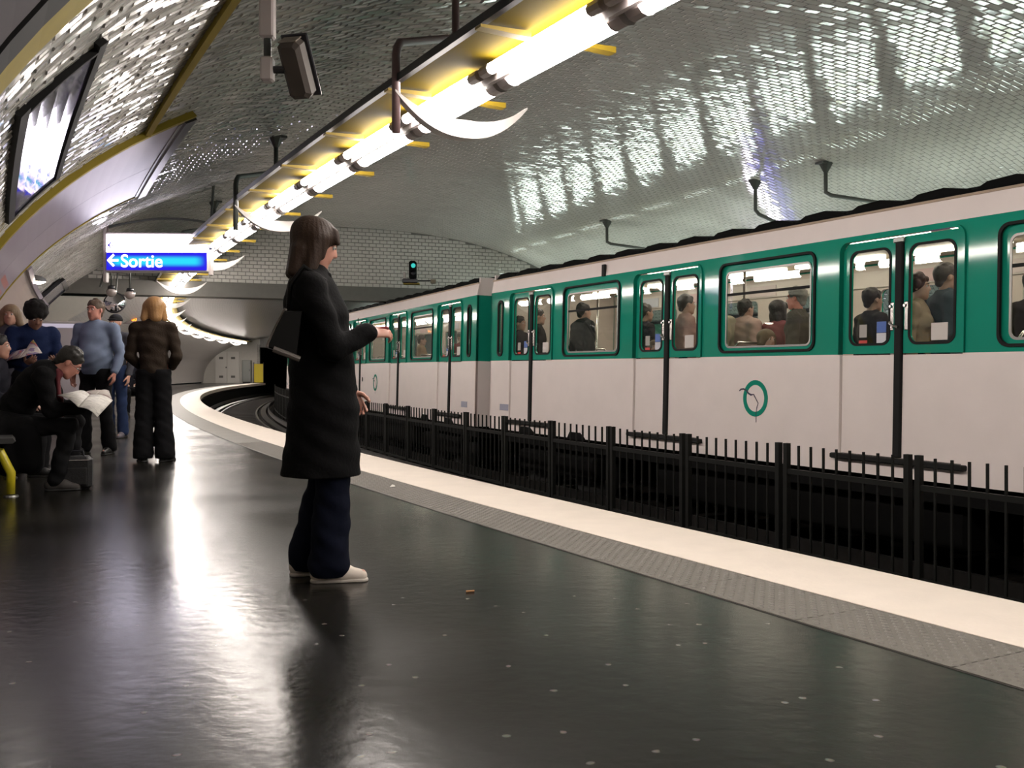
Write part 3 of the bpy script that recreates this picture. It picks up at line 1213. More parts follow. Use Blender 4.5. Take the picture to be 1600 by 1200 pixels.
def dome(label, px, py, Y, r, glow=None, drop=.8):
    e = empty('dome_camera', at(px, py, Y), (0, 0, 0), label, 'dome camera')
    prof = [(0, -r)] + [(r * math.sin(a), -r * math.cos(a)) for a in [math.pi * k / 10 for k in range(1, 7)]] + [(r * .7, r * .5), (r * .3, r * .75), (0, r * .75)]
    MB().lathe((0, 0, 0), prof, 18).build('dome', glow or M('dome_glossy', (.35, .30, .29), .12, coat=.8), e, True)
    MB().tube([(0, 0, r * .7), (0, 0, drop)], r * .18, 8).build('stem', m_rodd, e, True)
    MB().lathe((0, 0, r * .6), [(0, .06), (r * .6, .05), (r * .75, 0), (0, -.01)], 14).build('collar', m_dark, e, True)


dome('small round ceiling dome hanging left of the two, beneath the exit sign', 174, 456, 16.5, .085, drop=.55)
dome('small round ceiling dome hanging right of the two, beneath the exit sign', 203, 460, 16.5, .085, drop=.55)
mr_ = empty('convex_mirror', at(179, 473, 19), (math.radians(-15), 0, math.radians(8)), 'bright convex mirror hanging above the man in the light blue shirt', 'mirror')
MB().lathe((0, 0, 0), [(0, -.10), (.10, -.085), (.17, -.04), (.19, 0)], 20, 'y').build('mirror_glass', M('mirror', (.9, .88, .95), .05, metal=1), mr_, True)
MB().lathe((0, 0, 0), [(.185, -.01), (.205, -.01), (.205, .03), (0, .05)], 20, 'y').build('rim', m_dark, mr_, True)
MB().tube([(0, .04, .0), (0, .08, .7)], .015, 8).build('stem', m_rodd, mr_)

# ================================================================== SIGNAL ON THE BEAM
ps = Vector(P(S_T - .35, 0, 0))
YB = 21.9
sgl = empty('track_signal', at(645, 437, YB), (0, 0, 0), 'black track signal with a green lamp on the tiled end wall', 'signal')
MB().box((0, 0, .21), (.16, .18, .40), bev=.03).build('signal_head', m_black, sgl)
MB().lathe((.02, -.10, .30), [(0, -.012), (.045, -.008), (.05, 0)], 16, 'y').build('green_lens', emission('signal_green', (.05, .55, .50), 1.1), sgl, True)
MB().lathe((.02, -.10, .14), [(0, -.012), (.045, -.008), (.05, 0)], 16, 'y').build('dark_lens', m_dark, sgl, True)
mb = MB()
for zc in (.30, .14):
    for k in range(9):
        a = math.pi * k / 8
        mb.v += [(.02 + .06 * math.cos(a), -.09, zc + .06 * math.sin(a)), (.02 + .06 * math.cos(a), -.19, zc + .055 * math.sin(a))]
        if k:
            q = len(mb.v)
            mb.f.append((q - 4, q - 3, q - 1, q - 2))
mb.build('visor', m_black, sgl)
MB().box((-.06, 0.02, -.03), (.34, .20, .10), bev=.02).build('bracket', m_dark, sgl)
MB().box((-.18, 0, .08), (.06, .10, .16), bev=.01).build('relay_box', m_grey, sgl)
MB().tube([(.05, .02, -.02), (.42, .02, -.02)], .012, 8).build('conduit', m_dark, sgl)
MB().box((.45, .02, -.04), (.12, .1, .09), bev=.01).build('terminal_box', M('terminal_tan', (.16, .13, .09), .5), sgl)
MB().box((-.04, .12, -.08), (.35, .26, .03)).build('shelf', m_yellow2, sgl)

# ================================================================== WALL CUPBOARD BEHIND THE MAN
vm = empty('vending_machine', at(100, 500, 17.5) * 1.0, (0, 0, math.radians(22)), 'grey vending machine by the wall behind the man in the light blue shirt', 'machine')
vm.location.z = 0
MB().box((0, 0, .9), (.80, .7, 1.8), bev=.02).build('machine_body', M('machine_grey', (.30, .28, .28), .35), vm)
MB().box((-.03, -.36, 1.05), (.60, .02, 1.25), bev=.005).build('front_panel', M('machine_front', (.36, .33, .36), .3), vm)
MB().box((0, -.36, 1.72), (.76, .02, .07), bev=.005).build('top_strip', emission('machine_glow', (.9, .8, .95), .55), vm)
MB().box((.34, -.36, 1.1), (.06, .02, .3)).build('coin_slot', m_dark, vm)
MB().box((0, -.36, .22), (.6, .02, .16)).build('tray', m_dark, vm)

# ================================================================== BENCH
be = empty('wall_bench', (0, 0, 0), (0, 0, 0), 'long wall bench with yellow feet at the far left where people sit', 'bench')
strip('bench_top', [(-4.02, .42), (-3.56, .42), (-3.54, .435), (-3.56, .46), (-4.02, .46)], 8.05, 12.6, M('bench_tile', (.03, .03, .03), .5), be, .5)
strip('bench_back', rect(-4.06, -4.02, .42, .62), 8.05, 12.6, M('bench_tile', (0, 0, 0)), be, .5)
for s in (8.3, 9.7, 11.2, 12.4):
    Mx = frame(s, -3.62)
    mb = MB()
    R3 = Mx.to_3x3()
    o = Mx.translation
    pts = [o + R3 @ Vector(p) for p in ((-.30, 0, .42), (-.02, 0, .34), (.05, 0, .18), (.05, 0, .02))]
    mb.tube(pts, [.03, .035, .035, .03], 10)
    lg = mb.build('leg', M('bench_yellow', (.62, .52, .02), .35), be, True)
    mb = MB()
    mb.lathe(o + R3 @ Vector((.05, 0, .0)), [(0, .012), (.05, .012), (.055, 0)], 14)
    mb.build('foot_plate', m_alu, lg)

# ================================================================== FENCE BETWEEN THE TRACKS
TFN = 2.85
fe = empty('track_fence', (0, 0, 0), (0, 0, 0), 'black steel railing standing between the two tracks', 'fence')
npale = 0
s = 5.40 - 1.51 * 2
for k in range(30):
    sc = s + 1.51 * k
    dd = .055 if sc < 9.5 else .045
    for q in (-dd, dd):
        z0 = -0.98
        mb = MB().box(P(sc + q, TFN, (z0 + .285) / 2), (.05, .05, .285 - z0), Matrix.Rotation(hd(sc), 3, 'Z'))
        mb.build('post', m_fence, fe)
    mb = MB()
    strip_mb(mb, rect(TFN - .02, TFN + .02, 0.005, 0.05), sc + dd, sc + 1.51 - dd, .75)
    mb.build('rail', m_fence, fe)
    mb = MB()
    strip_mb(mb, rect(TFN - .02, TFN + .02, -.73, -.69), sc + dd, sc + 1.51 - dd, .75)
    mb.build('rail', m_fence, fe)
    for j in range(1, 9):
        q = sc + dd + (1.51 - 2 * dd) * j / 9
        if npale < 290:
            MB().box(P(q, TFN, -.22), (.018, .018, 0.98), Matrix.Rotation(hd(q), 3, 'Z')).build('pale', m_fence, fe)
            npale += 1

# ================================================================== TRAIN
LC = 13.45
DOORS = (1.45, 4.98, 8.52, 12.05)
WINS = (3.21, 6.75, 10.29)
ZB, ZBELT, ZG, ZC = 0.0, 1.11, 2.23, 2.43


def make_car():
    root = empty('train_car', (0, 0, 0), (0, 0, 0))
    doors = [rrect(c - .69, c + .69, 0.17, 2.175, .10, 5) for c in DOORS]
    doors = [[(x, max(z, 0.17)) for x, z in d] for d in doors]
    wins = [rrect(c - .73, c + .73, 1.17, 2.13, .09, 5) for c in WINS]
    nar = [rrect(x - .085, x + .085, 1.20, 2.07, .08, 5) for x in (.36, LC - .36)]
    # openings in the two sheets of the side
    dlow = [[(c - .69, .17), (c + .69, .17), (c + .69, ZBELT - .001), (c - .69, ZBELT - .001)] for c in DOORS]
    # lower cream sheet: outline follows the door openings
    out = [(0, 0)]
    out += [(LC, 0), (LC, ZBELT)]
    for c in reversed(DOORS):
        out += [(c + .69, ZBELT), (c + .69, .17), (c - .69, .17), (c - .69, ZBELT)]
    out += [(0, ZBELT)]
    plate('lower_side', out, [], .04, -.02, m_white, root)
    out = [(0, ZBELT)]
    for c in DOORS:
        top = [p for p in rrect(c - .69, c + .69, .5, 2.175, .10, 5) if p[1] > 2.0]
        top.sort(key=lambda p: p[0])
        out += [(c - .69, ZBELT)] + top + [(c + .69, ZBELT)]
    out += [(LC, ZBELT), (LC, ZG), (0, ZG)]
    plate('upper_side', out, wins + nar, .04, -.02, m_green, root)
    # raised mouldings
    for c in DOORS:
        o2, i2 = rrect(c - .715, c + .715, .5, 2.20, .12, 6), rrect(c - .69, c + .69, .5, 2.175, .10, 6)
        o2 = sorted([p for p in o2 if p[1] > 1.9], key=lambda p: p[0])
        i2 = sorted([p for p in i2 if p[1] > 1.9], key=lambda p: p[0])
        ring = [(c - .715, ZBELT)] + o2 + [(c + .715, ZBELT), (c + .69, ZBELT)] + i2[::-1] + [(c - .69, ZBELT)]
        plate('door_moulding', ring, [], .03, .008, m_green, root)
        MB().box((c, .012, .145), (1.50, .10, .05), bev=.01).build('door_step', m_gap, root)
    for c in WINS:
        wf = plate('window_frame', rrect(c - .75, c + .75, 1.15, 2.15, .10, 6), [rrect(c - .725, c + .725, 1.175, 2.125, .085, 6)], .025, .006, m_gap, root)
        plate('inner_frame', rrect(c - .73, c + .73, 1.17, 2.13, .09, 6), [rrect(c - .66, c + .66, 1.21, 2.05, .07, 6)], .02, -.035, m_green, wf)
        plate('gasket', rrect(c - .665, c + .665, 1.205, 2.055, .07, 6), [rrect(c - .645, c + .645, 1.225, 2.035, .055, 6)], .012, -.022, m_alu, wf)
        MB().box((c, -.03, 1.80), (1.31, .02, .028)).build('divider', m_gap, wf)
        plate('pane', rrect(c - .65, c + .65, 1.215, 2.04, .06, 5), [], .005, -.042, m_glass, wf)
    for x in (.36, LC - .36):
        wf = plate('window_frame', rrect(x - .10, x + .10, 1.18, 2.09, .09, 5), [rrect(x - .07, x + .07, 1.22, 2.05, .06, 5)], .03, .0, m_gap, root)
        plate('pane', rrect(x - .075, x + .075, 1.215, 2.055, .06, 5), [], .005, -.03, m_glass, wf)
    for ci, c in enumerate(DOORS):
        for sd in (-1, 1):
            x0, x1 = (c - .68, c - .045) if sd < 0 else (c + .045, c + .68)
            gx0, gx1 = (c - .585, c - .115) if sd < 0 else (c + .115, c + .585)
            up_o = [p for p in [(x0, ZBELT + .005), (x1, ZBELT + .005), (x1, 2.10 if sd > 0 else 2.165), (x1 - .06 if sd > 0 else x1, 2.165), (x0 + .06 if sd < 0 else x0, 2.165), (x0, 2.10 if sd < 0 else 2.165)]]
            dl = plate('door', up_o, [rrect(gx0, gx1, 1.205, 2.075, .085, 6)], .03, -.04, m_green, root)
            plate('lower_panel', [(x0, .175), (x1, .175), (x1, ZBELT - .008), (x0, ZBELT - .008)], [], .03, -.04, m_white, dl)
            plate('gasket', rrect(gx0 - .015, gx1 + .015, 1.19, 2.09, .095, 6), [rrect(gx0 + .008, gx1 - .008, 1.213, 2.067, .08, 6)], .008, -.022, m_gap, dl)
            plate('pane', rrect(gx0 - .01, gx1 + .01, 1.195, 2.085, .085, 6), [], .005, -.045, m_glass, dl)
            xh = c - .08 if sd < 0 else c + .08
            hd_ = MB().box((xh, -.018, 1.45), (.035, .02, .26), bev=.008)
            hd_.tube([(xh, -.01, 1.54), (xh, .012, 1.54)], .014, 8)
            hd_.build('handle', m_chrome, dl)
        # black rubber joint between the leaves
        MB().box((c, -.02, (.18 + 2.12) / 2), (.085, .045, 1.95), bev=.01).build('door_seal', m_gap, root)
        MB().box((c, -.005, 2.135), (.12, .03, .05), bev=.008).build('guide_block', m_alu, root)
        # hook latch (on the leaf facing the far end)
        mb = MB()
        mb.tube([(c + .09, -.01, 1.40), (c + .07, .025, 1.385), (c + .02, .03, 1.36), (c - .02, .02, 1.35)], .012, 8)
        mb.build('latch', m_chrome, root)
        # stickers
        MB().box((c - .42, -.040, 1.30), (.17, .004, .15)).build('sticker', M('sticker_white', (.60, .55, .52), .6), root)
        MB().box((c + .22, -.040, 1.36), (.11, .004, .10)).build('sticker', M('sticker_blue', (.05, .12, .40), .5), root)
        MB().box((c + .22, -.040, 1.26), (.11, .004, .09)).build('sticker', M('sticker_pale', (.55, .55, .60), .5), root)
        MB().box((c + .44, -.040, 1.33), (.09, .004, .12)).build('sticker', M('sticker_grey', (.35, .33, .30), .5), root)
        MB().box((c + .44, -.040, 1.225), (.10, .004, .035)).build('sticker', M('sticker_red', (.55, .04, .03), .5), root)
    # cantrail and roof
    mb = MB()
    pr = [(0.0, ZG), (-.005, ZG + .03), (-.035, ZC), (-.06, ZC), (-.06, ZG)]
    mb.v = [(x, y, z) for x in (0, LC) for y, z in pr]
    mb.f = [tuple(range(5)), tuple(range(9, 4, -1))] + [(k, (k + 1) % 5, 5 + (k + 1) % 5, 5 + k) for k in range(5)]
    mb.build('cantrail', m_white, root)
    MB().box((LC / 2, -.028, ZC + .005), (LC, .022, .02)).build('gutter', M('gutter_tan', (.35, .26, .18), .5), root)
    WD = 2.42
    prof = [(-.04, ZC)] + [(-WD / 2 + (WD / 2 - .04) * math.cos(a), ZC + .20 * math.sin(a)) for a in [math.pi * k / 12 for k in range(1, 12)]] + [(-WD + .04, ZC)]
    mb = MB()
    m_ = len(prof)
    mb.v = [(x, y, z) for x in (0.05, LC - .05) for y, z in prof] + [(x, y, z - .03) for x in (0.05, LC - .05) for y, z in prof]
    for k in range(m_ - 1):
        mb.f.append((k, k + 1, m_ + k + 1, m_ + k))
    mb.f.append(tuple(range(m_)))
    mb.f.append(tuple(range(2 * m_ - 1, m_ - 1, -1)))
    mb.build('roof', m_black, root)
    for k in range(19):
        x = .40 + k * .703
        mb = MB()
        pr = [(-.33, 0), (-.31, .045), (-.22, .085), (.05, .10), (.31, .045), (.34, 0)]
        ys = (-.07, -.42)
        mb.v = [(x - a, y, ZC + .015 + b * (1.0 if y > -.2 else 1.3)) for y in ys for a, b in pr]
        mb.f = [tuple(range(6)), tuple(range(11, 5, -1))] + [(q, (q + 1) % 6, 6 + (q + 1) % 6, 6 + q) for q in range(6)]
        mb.build('roof_vent', m_black, root)
    # small rain strip bracket
    MB().box((9.95, .01, 2.30), (.075, .03, .16), bev=.005).build('side_lamp', m_gap, root)
    # far side, ends, floor, ceiling
    fw = [rrect(c - .66, c + .66, 1.2, 2.0, .08, 4) for c in WINS] + [rrect(c - .5, c + .5, 1.2, 2.0, .08, 4) for c in DOORS]
    plate('far_side', [(0, 0), (LC, 0), (LC, 2.3), (0, 2.3)], fw, .04, -WD + .02, m_carin, root)
    plate('far_outer_skin', [(0, 0), (LC, 0), (LC, 2.43), (0, 2.43)], fw, .02, -WD - .012, m_green, root)
    for x, q in ((.02, 0), (LC - .02, 1)):
        mb = MB()
        mb.box((x, -WD / 2, (ZBELT) / 2), (.04, WD, ZBELT))
        mb.build('end_panel', m_white, root)
        MB().box((x, -WD / 2, (ZBELT + ZG) / 2), (.04, WD, ZG - ZBELT)).build('end_panel', m_green, root)
        MB().box((.05 if q == 0 else LC - .05, -WD / 2, 1.17), (.02, WD - .12, 2.28)).build('inner_end_wall', m_carin, root)
        MB().box((x, -WD / 2, (ZG + ZC) / 2 + .05), (.04, WD - .1, ZC - ZG + .1)).build('end_panel', m_white, root)
    MB().box((LC / 2, -WD / 2, .06), (LC - .08, WD - .1, .12)).build('floor_pan', m_carfl, root)
    MB().box((LC / 2, -WD / 2, 2.335), (LC - .08, WD - .12, .03)).build('inner_ceiling', m_carin, root)
    for y in (-.62, -1.80):
        for k in range(8):
            x = 1.0 + k * 1.63
            mb = MB()
            mb.box((x, y, 2.30), (1.35, .13, .035))
            mb.build('ceiling_lamp', m_carlamp, root)
    MB().box((LC / 2, -WD + .055, 2.13), (LC - .3, .02, .20)).build('poster_rail', M('poster_rail', (.66, .60, .56), .5), root)
    # posters above the windows
    for k in range(9):
        x = 1.1 + k * 1.4
        MB().box((x, -WD + .072, 2.12), (.55, .006, .15)).build('poster', M('car_poster_%d' % (k % 3), ((.60, .50, .50), (.62, .42, .42), (.50, .52, .60))[k % 3], .4), root)
    # seats with chrome rails
    for c in WINS:
        for dx, fx in ((-.34, 1), (.34, -1)):
            for y0 in (-.42, -1.98):
                se = MB().box((c + dx * 1.35, y0, .45), (.42, .62, .09), bev=.03).build('seat', m_seat, root)
                MB().box((c + dx * 1.35 + fx * -.20, y0, .80), (.06, .62, .60), bev=.025).build('backrest', m_seat, se)
                xb = c + dx * 1.35 - fx * .22
                pts = [(xb, y0 - .30, .3), (xb, y0 - .30, 1.22), (xb, y0 - .24, 1.28), (xb, y0 + .20, 1.28), (xb, y0 + .26, 1.22), (xb, y0 + .26, .3)]
                MB().tube(pts, .014, 8).build('grab_rail', m_chrome, se, True)
    for c in DOORS:
        for dx in (-.0,):
            MB().tube([(c + dx, -1.2, .06), (c + dx, -1.2, 2.33)], .017, 10).build('pole', m_chrome, root, True)
    # skirt gear, bogies
    for bx in (2.1, LC - 2.1):
        bg = MB().box((bx, -.9, -.42), (2.3, 1.7, .32), bev=.05).build('bogie', m_black, root)
        for wx in (-.75, .75):
            MB().lathe((bx + wx, -.38, -.50), [(0, -.12), (.12, -.12), (.14, -.08), (.36, -.10), (.44, -.06), (.44, .12), (0, .14)][::-1], 20, 'y').build('wheel', M('tyre', (.02, .02, .02), .8), bg, True)
            MB().lathe((bx + wx, -.25, -.50), [(0, .03), (.10, .02), (.12, -.04)], 14, 'y').build('hub', m_alu, bg, True)
            mb = MB()
            pr = [(-.24, -.02), (-.16, .085), (.10, .085), (.22, .02), (.26, -.02)]
            mb.v = [(bx + wx - a, y, b) for y in (.025, -.05) for a, b in pr]
            mb.f = [tuple(range(5)), tuple(range(9, 4, -1))] + [(q, (q + 1) % 5, 5 + (q + 1) % 5, 5 + q) for q in range(5)]
            mb.build('dark_arch_plate', m_black, bg)  # black plate added in place of the dark wheel arch opening in the skirt
    MB().box((LC / 2, -1.0, -.38), (4.6, 1.5, .5), bev=.04).build('equipment_box', m_black, root)
    MB().box((LC / 2, -1.2, -.10), (LC - .3, 2.2, .18)).build('underframe', m_black, root)
    # operator's round mark: green ring with a dark winding line
    ex, ez, er = 6.87, .66, .195
    ring = MB()
    n = 40
    for k in range(n):
        a = 2 * math.pi * k / n
        for r_, y in ((er, .001), (er, .005), (er - .052, .005), (er - .052, .001)):
            ring.v.append((ex + r_ * math.cos(a), y, ez + r_ * math.sin(a)))
    for k in range(n):
        for q in range(4):
            ring.f.append((k * 4 + q, k * 4 + (q + 1) % 4, ((k + 1) % n) * 4 + (q + 1) % 4, ((k + 1) % n) * 4 + q))
    em = ring.build('round_mark', m_green, root)
    pl = [(215, 445), (240, 410), (290, 400), (335, 420), (385, 492), (430, 520), (478, 508), (520, 600), (562, 690), (540, 780), (528, 900), (530, 1090)]
    wd = [16, 26, 28, 24, 26, 30, 16, 12, 12, 11, 9, 8]
    pts = [(ex - (x - 505) / 13.33 * .0118, ez - (z - 590) / 13.33 * .00681) for x, z in pl]
    mb = MB()
    for i, (x, z) in enumerate(pts):
        x0, z0 = pts[max(0, i - 1)]
        x1, z1 = pts[min(len(pts) - 1, i + 1)]
        dx, dz = x1 - x0, z1 - z0
        ln = math.hypot(dx, dz)
        nx_, nz_ = -dz / ln, dx / ln
        wv = wd[i] / 13.33 * .0085 / 2
        mb.v += [(x + nx_ * wv, .0075, z + nz_ * wv), (x - nx_ * wv, .0075, z - nz_ * wv), (x - nx_ * wv, .004, z - nz_ * wv), (x + nx_ * wv, .004, z + nz_ * wv)]
        if i:
            b = (i - 1) * 4
            for q in range(4):
                mb.f.append((b + q, b + (q + 1) % 4, b + 4 + (q + 1) % 4, b + 4 + q))
    mb.build('winding_line', M('mark_navy', (.02, .012, .05), .5), em)
    MB().box((12.9, .003, .36), (.30, .006, .10)).build('number_plate', M('plate_blue_grey', (.33, .33, .42), .5), root)
    MB().box((.55, .003, .36), (.30, .006, .10)).build('number_plate', M('plate_blue_grey', (0, 0, 0)), root)
    return root


car = make_car()
car_labels = ['nearest green and cream train car, filling the right of the picture',
              'second train car, past the gap beyond the nearest car, up to behind the standing woman',
              'third train car, hidden for the most part behind the woman in the black coat',
              'fourth train car, a sliver seen between the woman and her bag',
              'last train car entering the dark tunnel mouth']
cars = []
CANT = math.radians(1.3)
hh = math.radians(26.8)
d_ = Vector((-math.sin(hh), math.cos(hh), 0))
n_ = Vector((math.cos(hh), math.sin(hh), 0))
starts = [(7.1 * n_ + 1.45 * d_, 26.8)]
s = 15.27
for k in range(3):
    a, b = Vector(P(s, 3.32)), Vector(P(s + LC, 3.32))
    v = b - a
    starts.append((a, math.degrees(math.atan2(-v.x, v.y))))
    s += LC + .42
a, b = Vector(P(s, 3.32)), Vector(P(s + LC, 3.32))
v = b - a
starts.append((a, math.degrees(math.atan2(-v.x, v.y))))
for i, (p, ang) in enumerate(starts):
    c = car if i == 0 else copy_tree(car)
    c.location = (p.x, p.y, 0)
    c.rotation_euler = Euler((CANT, 0, math.radians(90 + ang)), 'XYZ')
    tag(c, car_labels[i], 'train car', 'cars of the green and cream train')
    cars.append(c)
bpy.context.view_layer.update()

# ================================================================== PEOPLE: implicit bodies meshed as one continuous surface


def cap(a, b, ra, rb, k=.02, ax=None, sc=1.0, neg=False):
    return ('c', np.array(a, float), np.array(b, float), ra, rb, k, None if ax is None else np.array(ax, float), sc, neg)


def ell(c, r, rot=None, k=.02, neg=False):
    return ('e', np.array(c, float), np.array(r, float), rot, 0, k, None, 1, neg)


def blob(prims, vox, cuts=(), fold=None):
    lo, hi = np.full(3, 1e9), np.full(3, -1e9)
    bb = []
    for p in prims:
        if p[0] == 'c':
            r = max(p[3], p[4]) * max(1, p[7])
            l_, h_ = np.minimum(p[1], p[2]) - r, np.maximum(p[1], p[2]) + r
        else:
            r = p[2].max()
            l_, h_ = p[1] - r, p[1] + r
        bb.append((l_, h_))
        if not p[8]:
            lo, hi = np.minimum(lo, l_), np.maximum(hi, h_)
    lo -= 3 * vox + .01
    hi += 3 * vox + .01
    nn = np.ceil((hi - lo) / vox).astype(int) + 1
    ax = [lo[i] + np.arange(nn[i]) * vox for i in range(3)]
    D = np.full(tuple(nn), 1.0, np.float32)
    for p, (l_, h_) in zip(prims, bb):
        k = p[5]
        m = k + 2 * vox
        i0 = np.clip(np.floor((l_ - m - lo) / vox).astype(int), 0, nn - 1)
        i1 = np.clip(np.ceil((h_ + m - lo) / vox).astype(int) + 1, 1, nn)
        if (i1 <= i0).any():
            continue
        X, Y, Z = np.meshgrid(*[ax[i][i0[i]:i1[i]] for i in range(3)], indexing='ij')
        Q = np.stack([X, Y, Z], -1).astype(np.float32)
        if p[0] == 'c':
            a, b, ra, rb = p[1], p[2], p[3], p[4]
            q = Q - a
            if p[6] is not None:
                q = q + p[6] * ((q @ p[6])[..., None]) * (1 / p[7] - 1)
            ba = b - a
            L2 = max(ba @ ba, 1e-9)
            t = np.clip((q @ ba) / L2, 0, 1)
            d = np.linalg.norm(q - t[..., None] * ba, axis=-1) - (ra + (rb - ra) * t)
        else:
            q = Q - p[1]
            if p[3] is not None:
                R = np.array(Euler(p[3]).to_matrix())
                q = q @ R
            d = (np.linalg.norm(q / p[2], axis=-1) - 1) * p[2].min()
        sub = D[i0[0]:i1[0], i0[1]:i1[1], i0[2]:i1[2]]
        if p[8]:
            a_, b_ = sub, -d
            hh_ = np.clip(.5 - .5 * (b_ - a_) / k, 0, 1)
            new = b_ * (1 - hh_) + a_ * hh_ + k * hh_ * (1 - hh_)
        else:
            hh_ = np.clip(.5 + .5 * (sub - d) / k, 0, 1)
            new = sub * (1 - hh_) + d * hh_ - k * hh_ * (1 - hh_)
        D[i0[0]:i1[0], i0[1]:i1[1], i0[2]:i1[2]] = new
    if fold is not None or cuts:
        X, Y, Z = np.meshgrid(*ax, indexing='ij')
        if fold is not None:
            D = D + fold(X, Y, Z).astype(np.float32)
        for pt, nrm in cuts:      # keep the side the normal points away from
            nrm = np.array(nrm, float)
            D = np.maximum(D, ((X - pt[0]) * nrm[0] + (Y - pt[1]) * nrm[1] + (Z - pt[2]) * nrm[2]) / np.linalg.norm(nrm))
    D[0] = D[-1] = 1
    D[:, 0] = D[:, -1] = 1
    D[:, :, 0] = D[:, :, -1] = 1
    IN = D < 0
    nx_, ny_, nz_ = D.shape
    acc = np.zeros((nx_ - 1, ny_ - 1, nz_ - 1, 3), np.float32)
    cnt = np.zeros((nx_ - 1, ny_ - 1, nz_ - 1), np.float32)
    quads = []
    for e in range(3):
        sl0 = [slice(None)] * 3
        sl1 = [slice(None)] * 3
        sl0[e] = slice(0, -1)
        sl1[e] = slice(1, None)
        A, B = D[tuple(sl0)], D[tuple(sl1)]
        ch = (A < 0) != (B < 0)
        I = np.argwhere(ch)
        if not len(I):
            continue
        a, b = A[ch], B[ch]
        fr = a / (a - b)
        pos = I.astype(np.float32)
        pos[:, e] += fr
        o1, o2 = [q for q in range(3) if q != e]
        cells = []
        for d1, d2 in ((0, 0), (-1, 0), (-1, -1), (0, -1)):
            c = I.copy()
            c[:, o1] += d1
            c[:, o2] += d2
            cells.append(c)
            np.add.at(acc, (c[:, 0], c[:, 1], c[:, 2]), pos)
            np.add.at(cnt, (c[:, 0], c[:, 1], c[:, 2]), 1)
        quads.append((cells, a < 0, e))
    act = np.argwhere(cnt > 0)
    ids = np.full(cnt.shape, -1, int)
    ids[act[:, 0], act[:, 1], act[:, 2]] = np.arange(len(act))
    V = acc[cnt > 0] / cnt[cnt > 0][:, None] * vox + lo
    F = []
    for cells, ain, e in quads:
        q = np.stack([ids[c[:, 0], c[:, 1], c[:, 2]] for c in cells], 1)
        fl = ain if e != 1 else ~ain
        q[~fl] = q[~fl][:, ::-1]
        F.append(q)
    return V, np.concatenate(F)


def blob_obj(name, prims, vox, mat, parent, cuts=(), fold=None):
    V, F = blob(prims, vox, cuts, fold)
    me = bpy.data.meshes.new(name)
    me.vertices.add(len(V))
    me.vertices.foreach_set('co', V.astype(np.float32).ravel())
    me.loops.add(len(F) * 4)
    me.loops.foreach_set('vertex_index', F.astype(np.int32).ravel())
    me.polygons.add(len(F))
    me.polygons.foreach_set('loop_start', np.arange(0, len(F) * 4, 4, dtype=np.int32))
    me.polygons.foreach_set('loop_total', np.full(len(F), 4, np.int32))
    me.update(calc_edges=True)
    me.polygons.foreach_set('use_smooth', [True] * len(F))
    me.materials.append(mat)
    me.validate()
    return link(bpy.data.objects.new(name, me), parent)


def skin_mat(name, col):
    m = M(name, col, 0.45, noise=.10, nscale=14)
    m.node_tree.nodes['Principled BSDF'].inputs['Subsurface Weight'].default_value = 0.0
    return m


def hand_prims(w, d, nrm, side, curl=.35, sp=1.0, k=.006):
    w, d, nrm = Vector(w), Vector(d).normalized(), Vector(nrm)
    nrm = (nrm - d * nrm.dot(d)).normalized()
    ac = d.cross(nrm) * side      # towards the thumb
    out = [cap(w - d * .01, w + d * .02, .024, .028, .015, nrm, .75),
           cap(w + d * .025, w + d * .072, .034, .038, .012, nrm, .42)]
    for i, (o, L, r) in enumerate(((.028, .070, .0088), (.0095, .078, .0092), (-.0095, .072, .0088), (-.027, .056, .0078))):
        p = w + d * (.082 - abs(i - 1.3) * .004) + ac * o
        dd = (d + ac * o * 2.2 * sp).normalized()
        a = curl * (1 + .12 * i)
        for j, f_ in enumerate((.42, .32, .26)):
            ang = a * (j + .6)
            dir_ = (dd * math.cos(ang) + nrm * math.sin(ang)).normalized()
            q = p + dir_ * L * f_
            out.append(cap(p, q, r * (1 - .08 * j), r * (1 - .08 * (j + 1)), k))
            p = q
    p = w + d * .022 + ac * .026
    for j, (L, r) in enumerate(((.036, .0125), (.030, .0105), (.024, .0092))):
        dir_ = (d * (.62 + .2 * j) + ac * (.62 - .22 * j) + nrm * (.30 + .18 * j)).normalized()
        q = p + dir_ * L
        out.append(cap(p, q, r, r * .9, .008))
        p = q
    return out


def V3(p):
    return Vector(p)


STAND = dict(pel=(0, 0, .93), waist=(0, .005, 1.08), chest=(0, .0, 1.27), neck=(0, -.01, 1.44), head=(0, .015, 1.585),
             shL=(-.175, -.01, 1.385), elL=(-.225, -.03, 1.10), wrL=(-.215, .04, .86), shR=(.175, -.01, 1.385), elR=(.225, -.03, 1.10), wrR=(.215, .04, .86),
             hipL=(-.085, 0, .90), knL=(-.095, .012, .49), anL=(-.10, -.02, .085), hipR=(.085, 0, .90), knR=(.095, .012, .49), anR=(.10, -.02, .085),
             yaw=0, pitch=0, toeL=(-.12, 1, 0), toeR=(.12, 1, 0), dL=(0, .15, -1), dR=(0, .15, -1), nL=(1, .2, 0), nR=(-1, .2, 0), curl=.35)


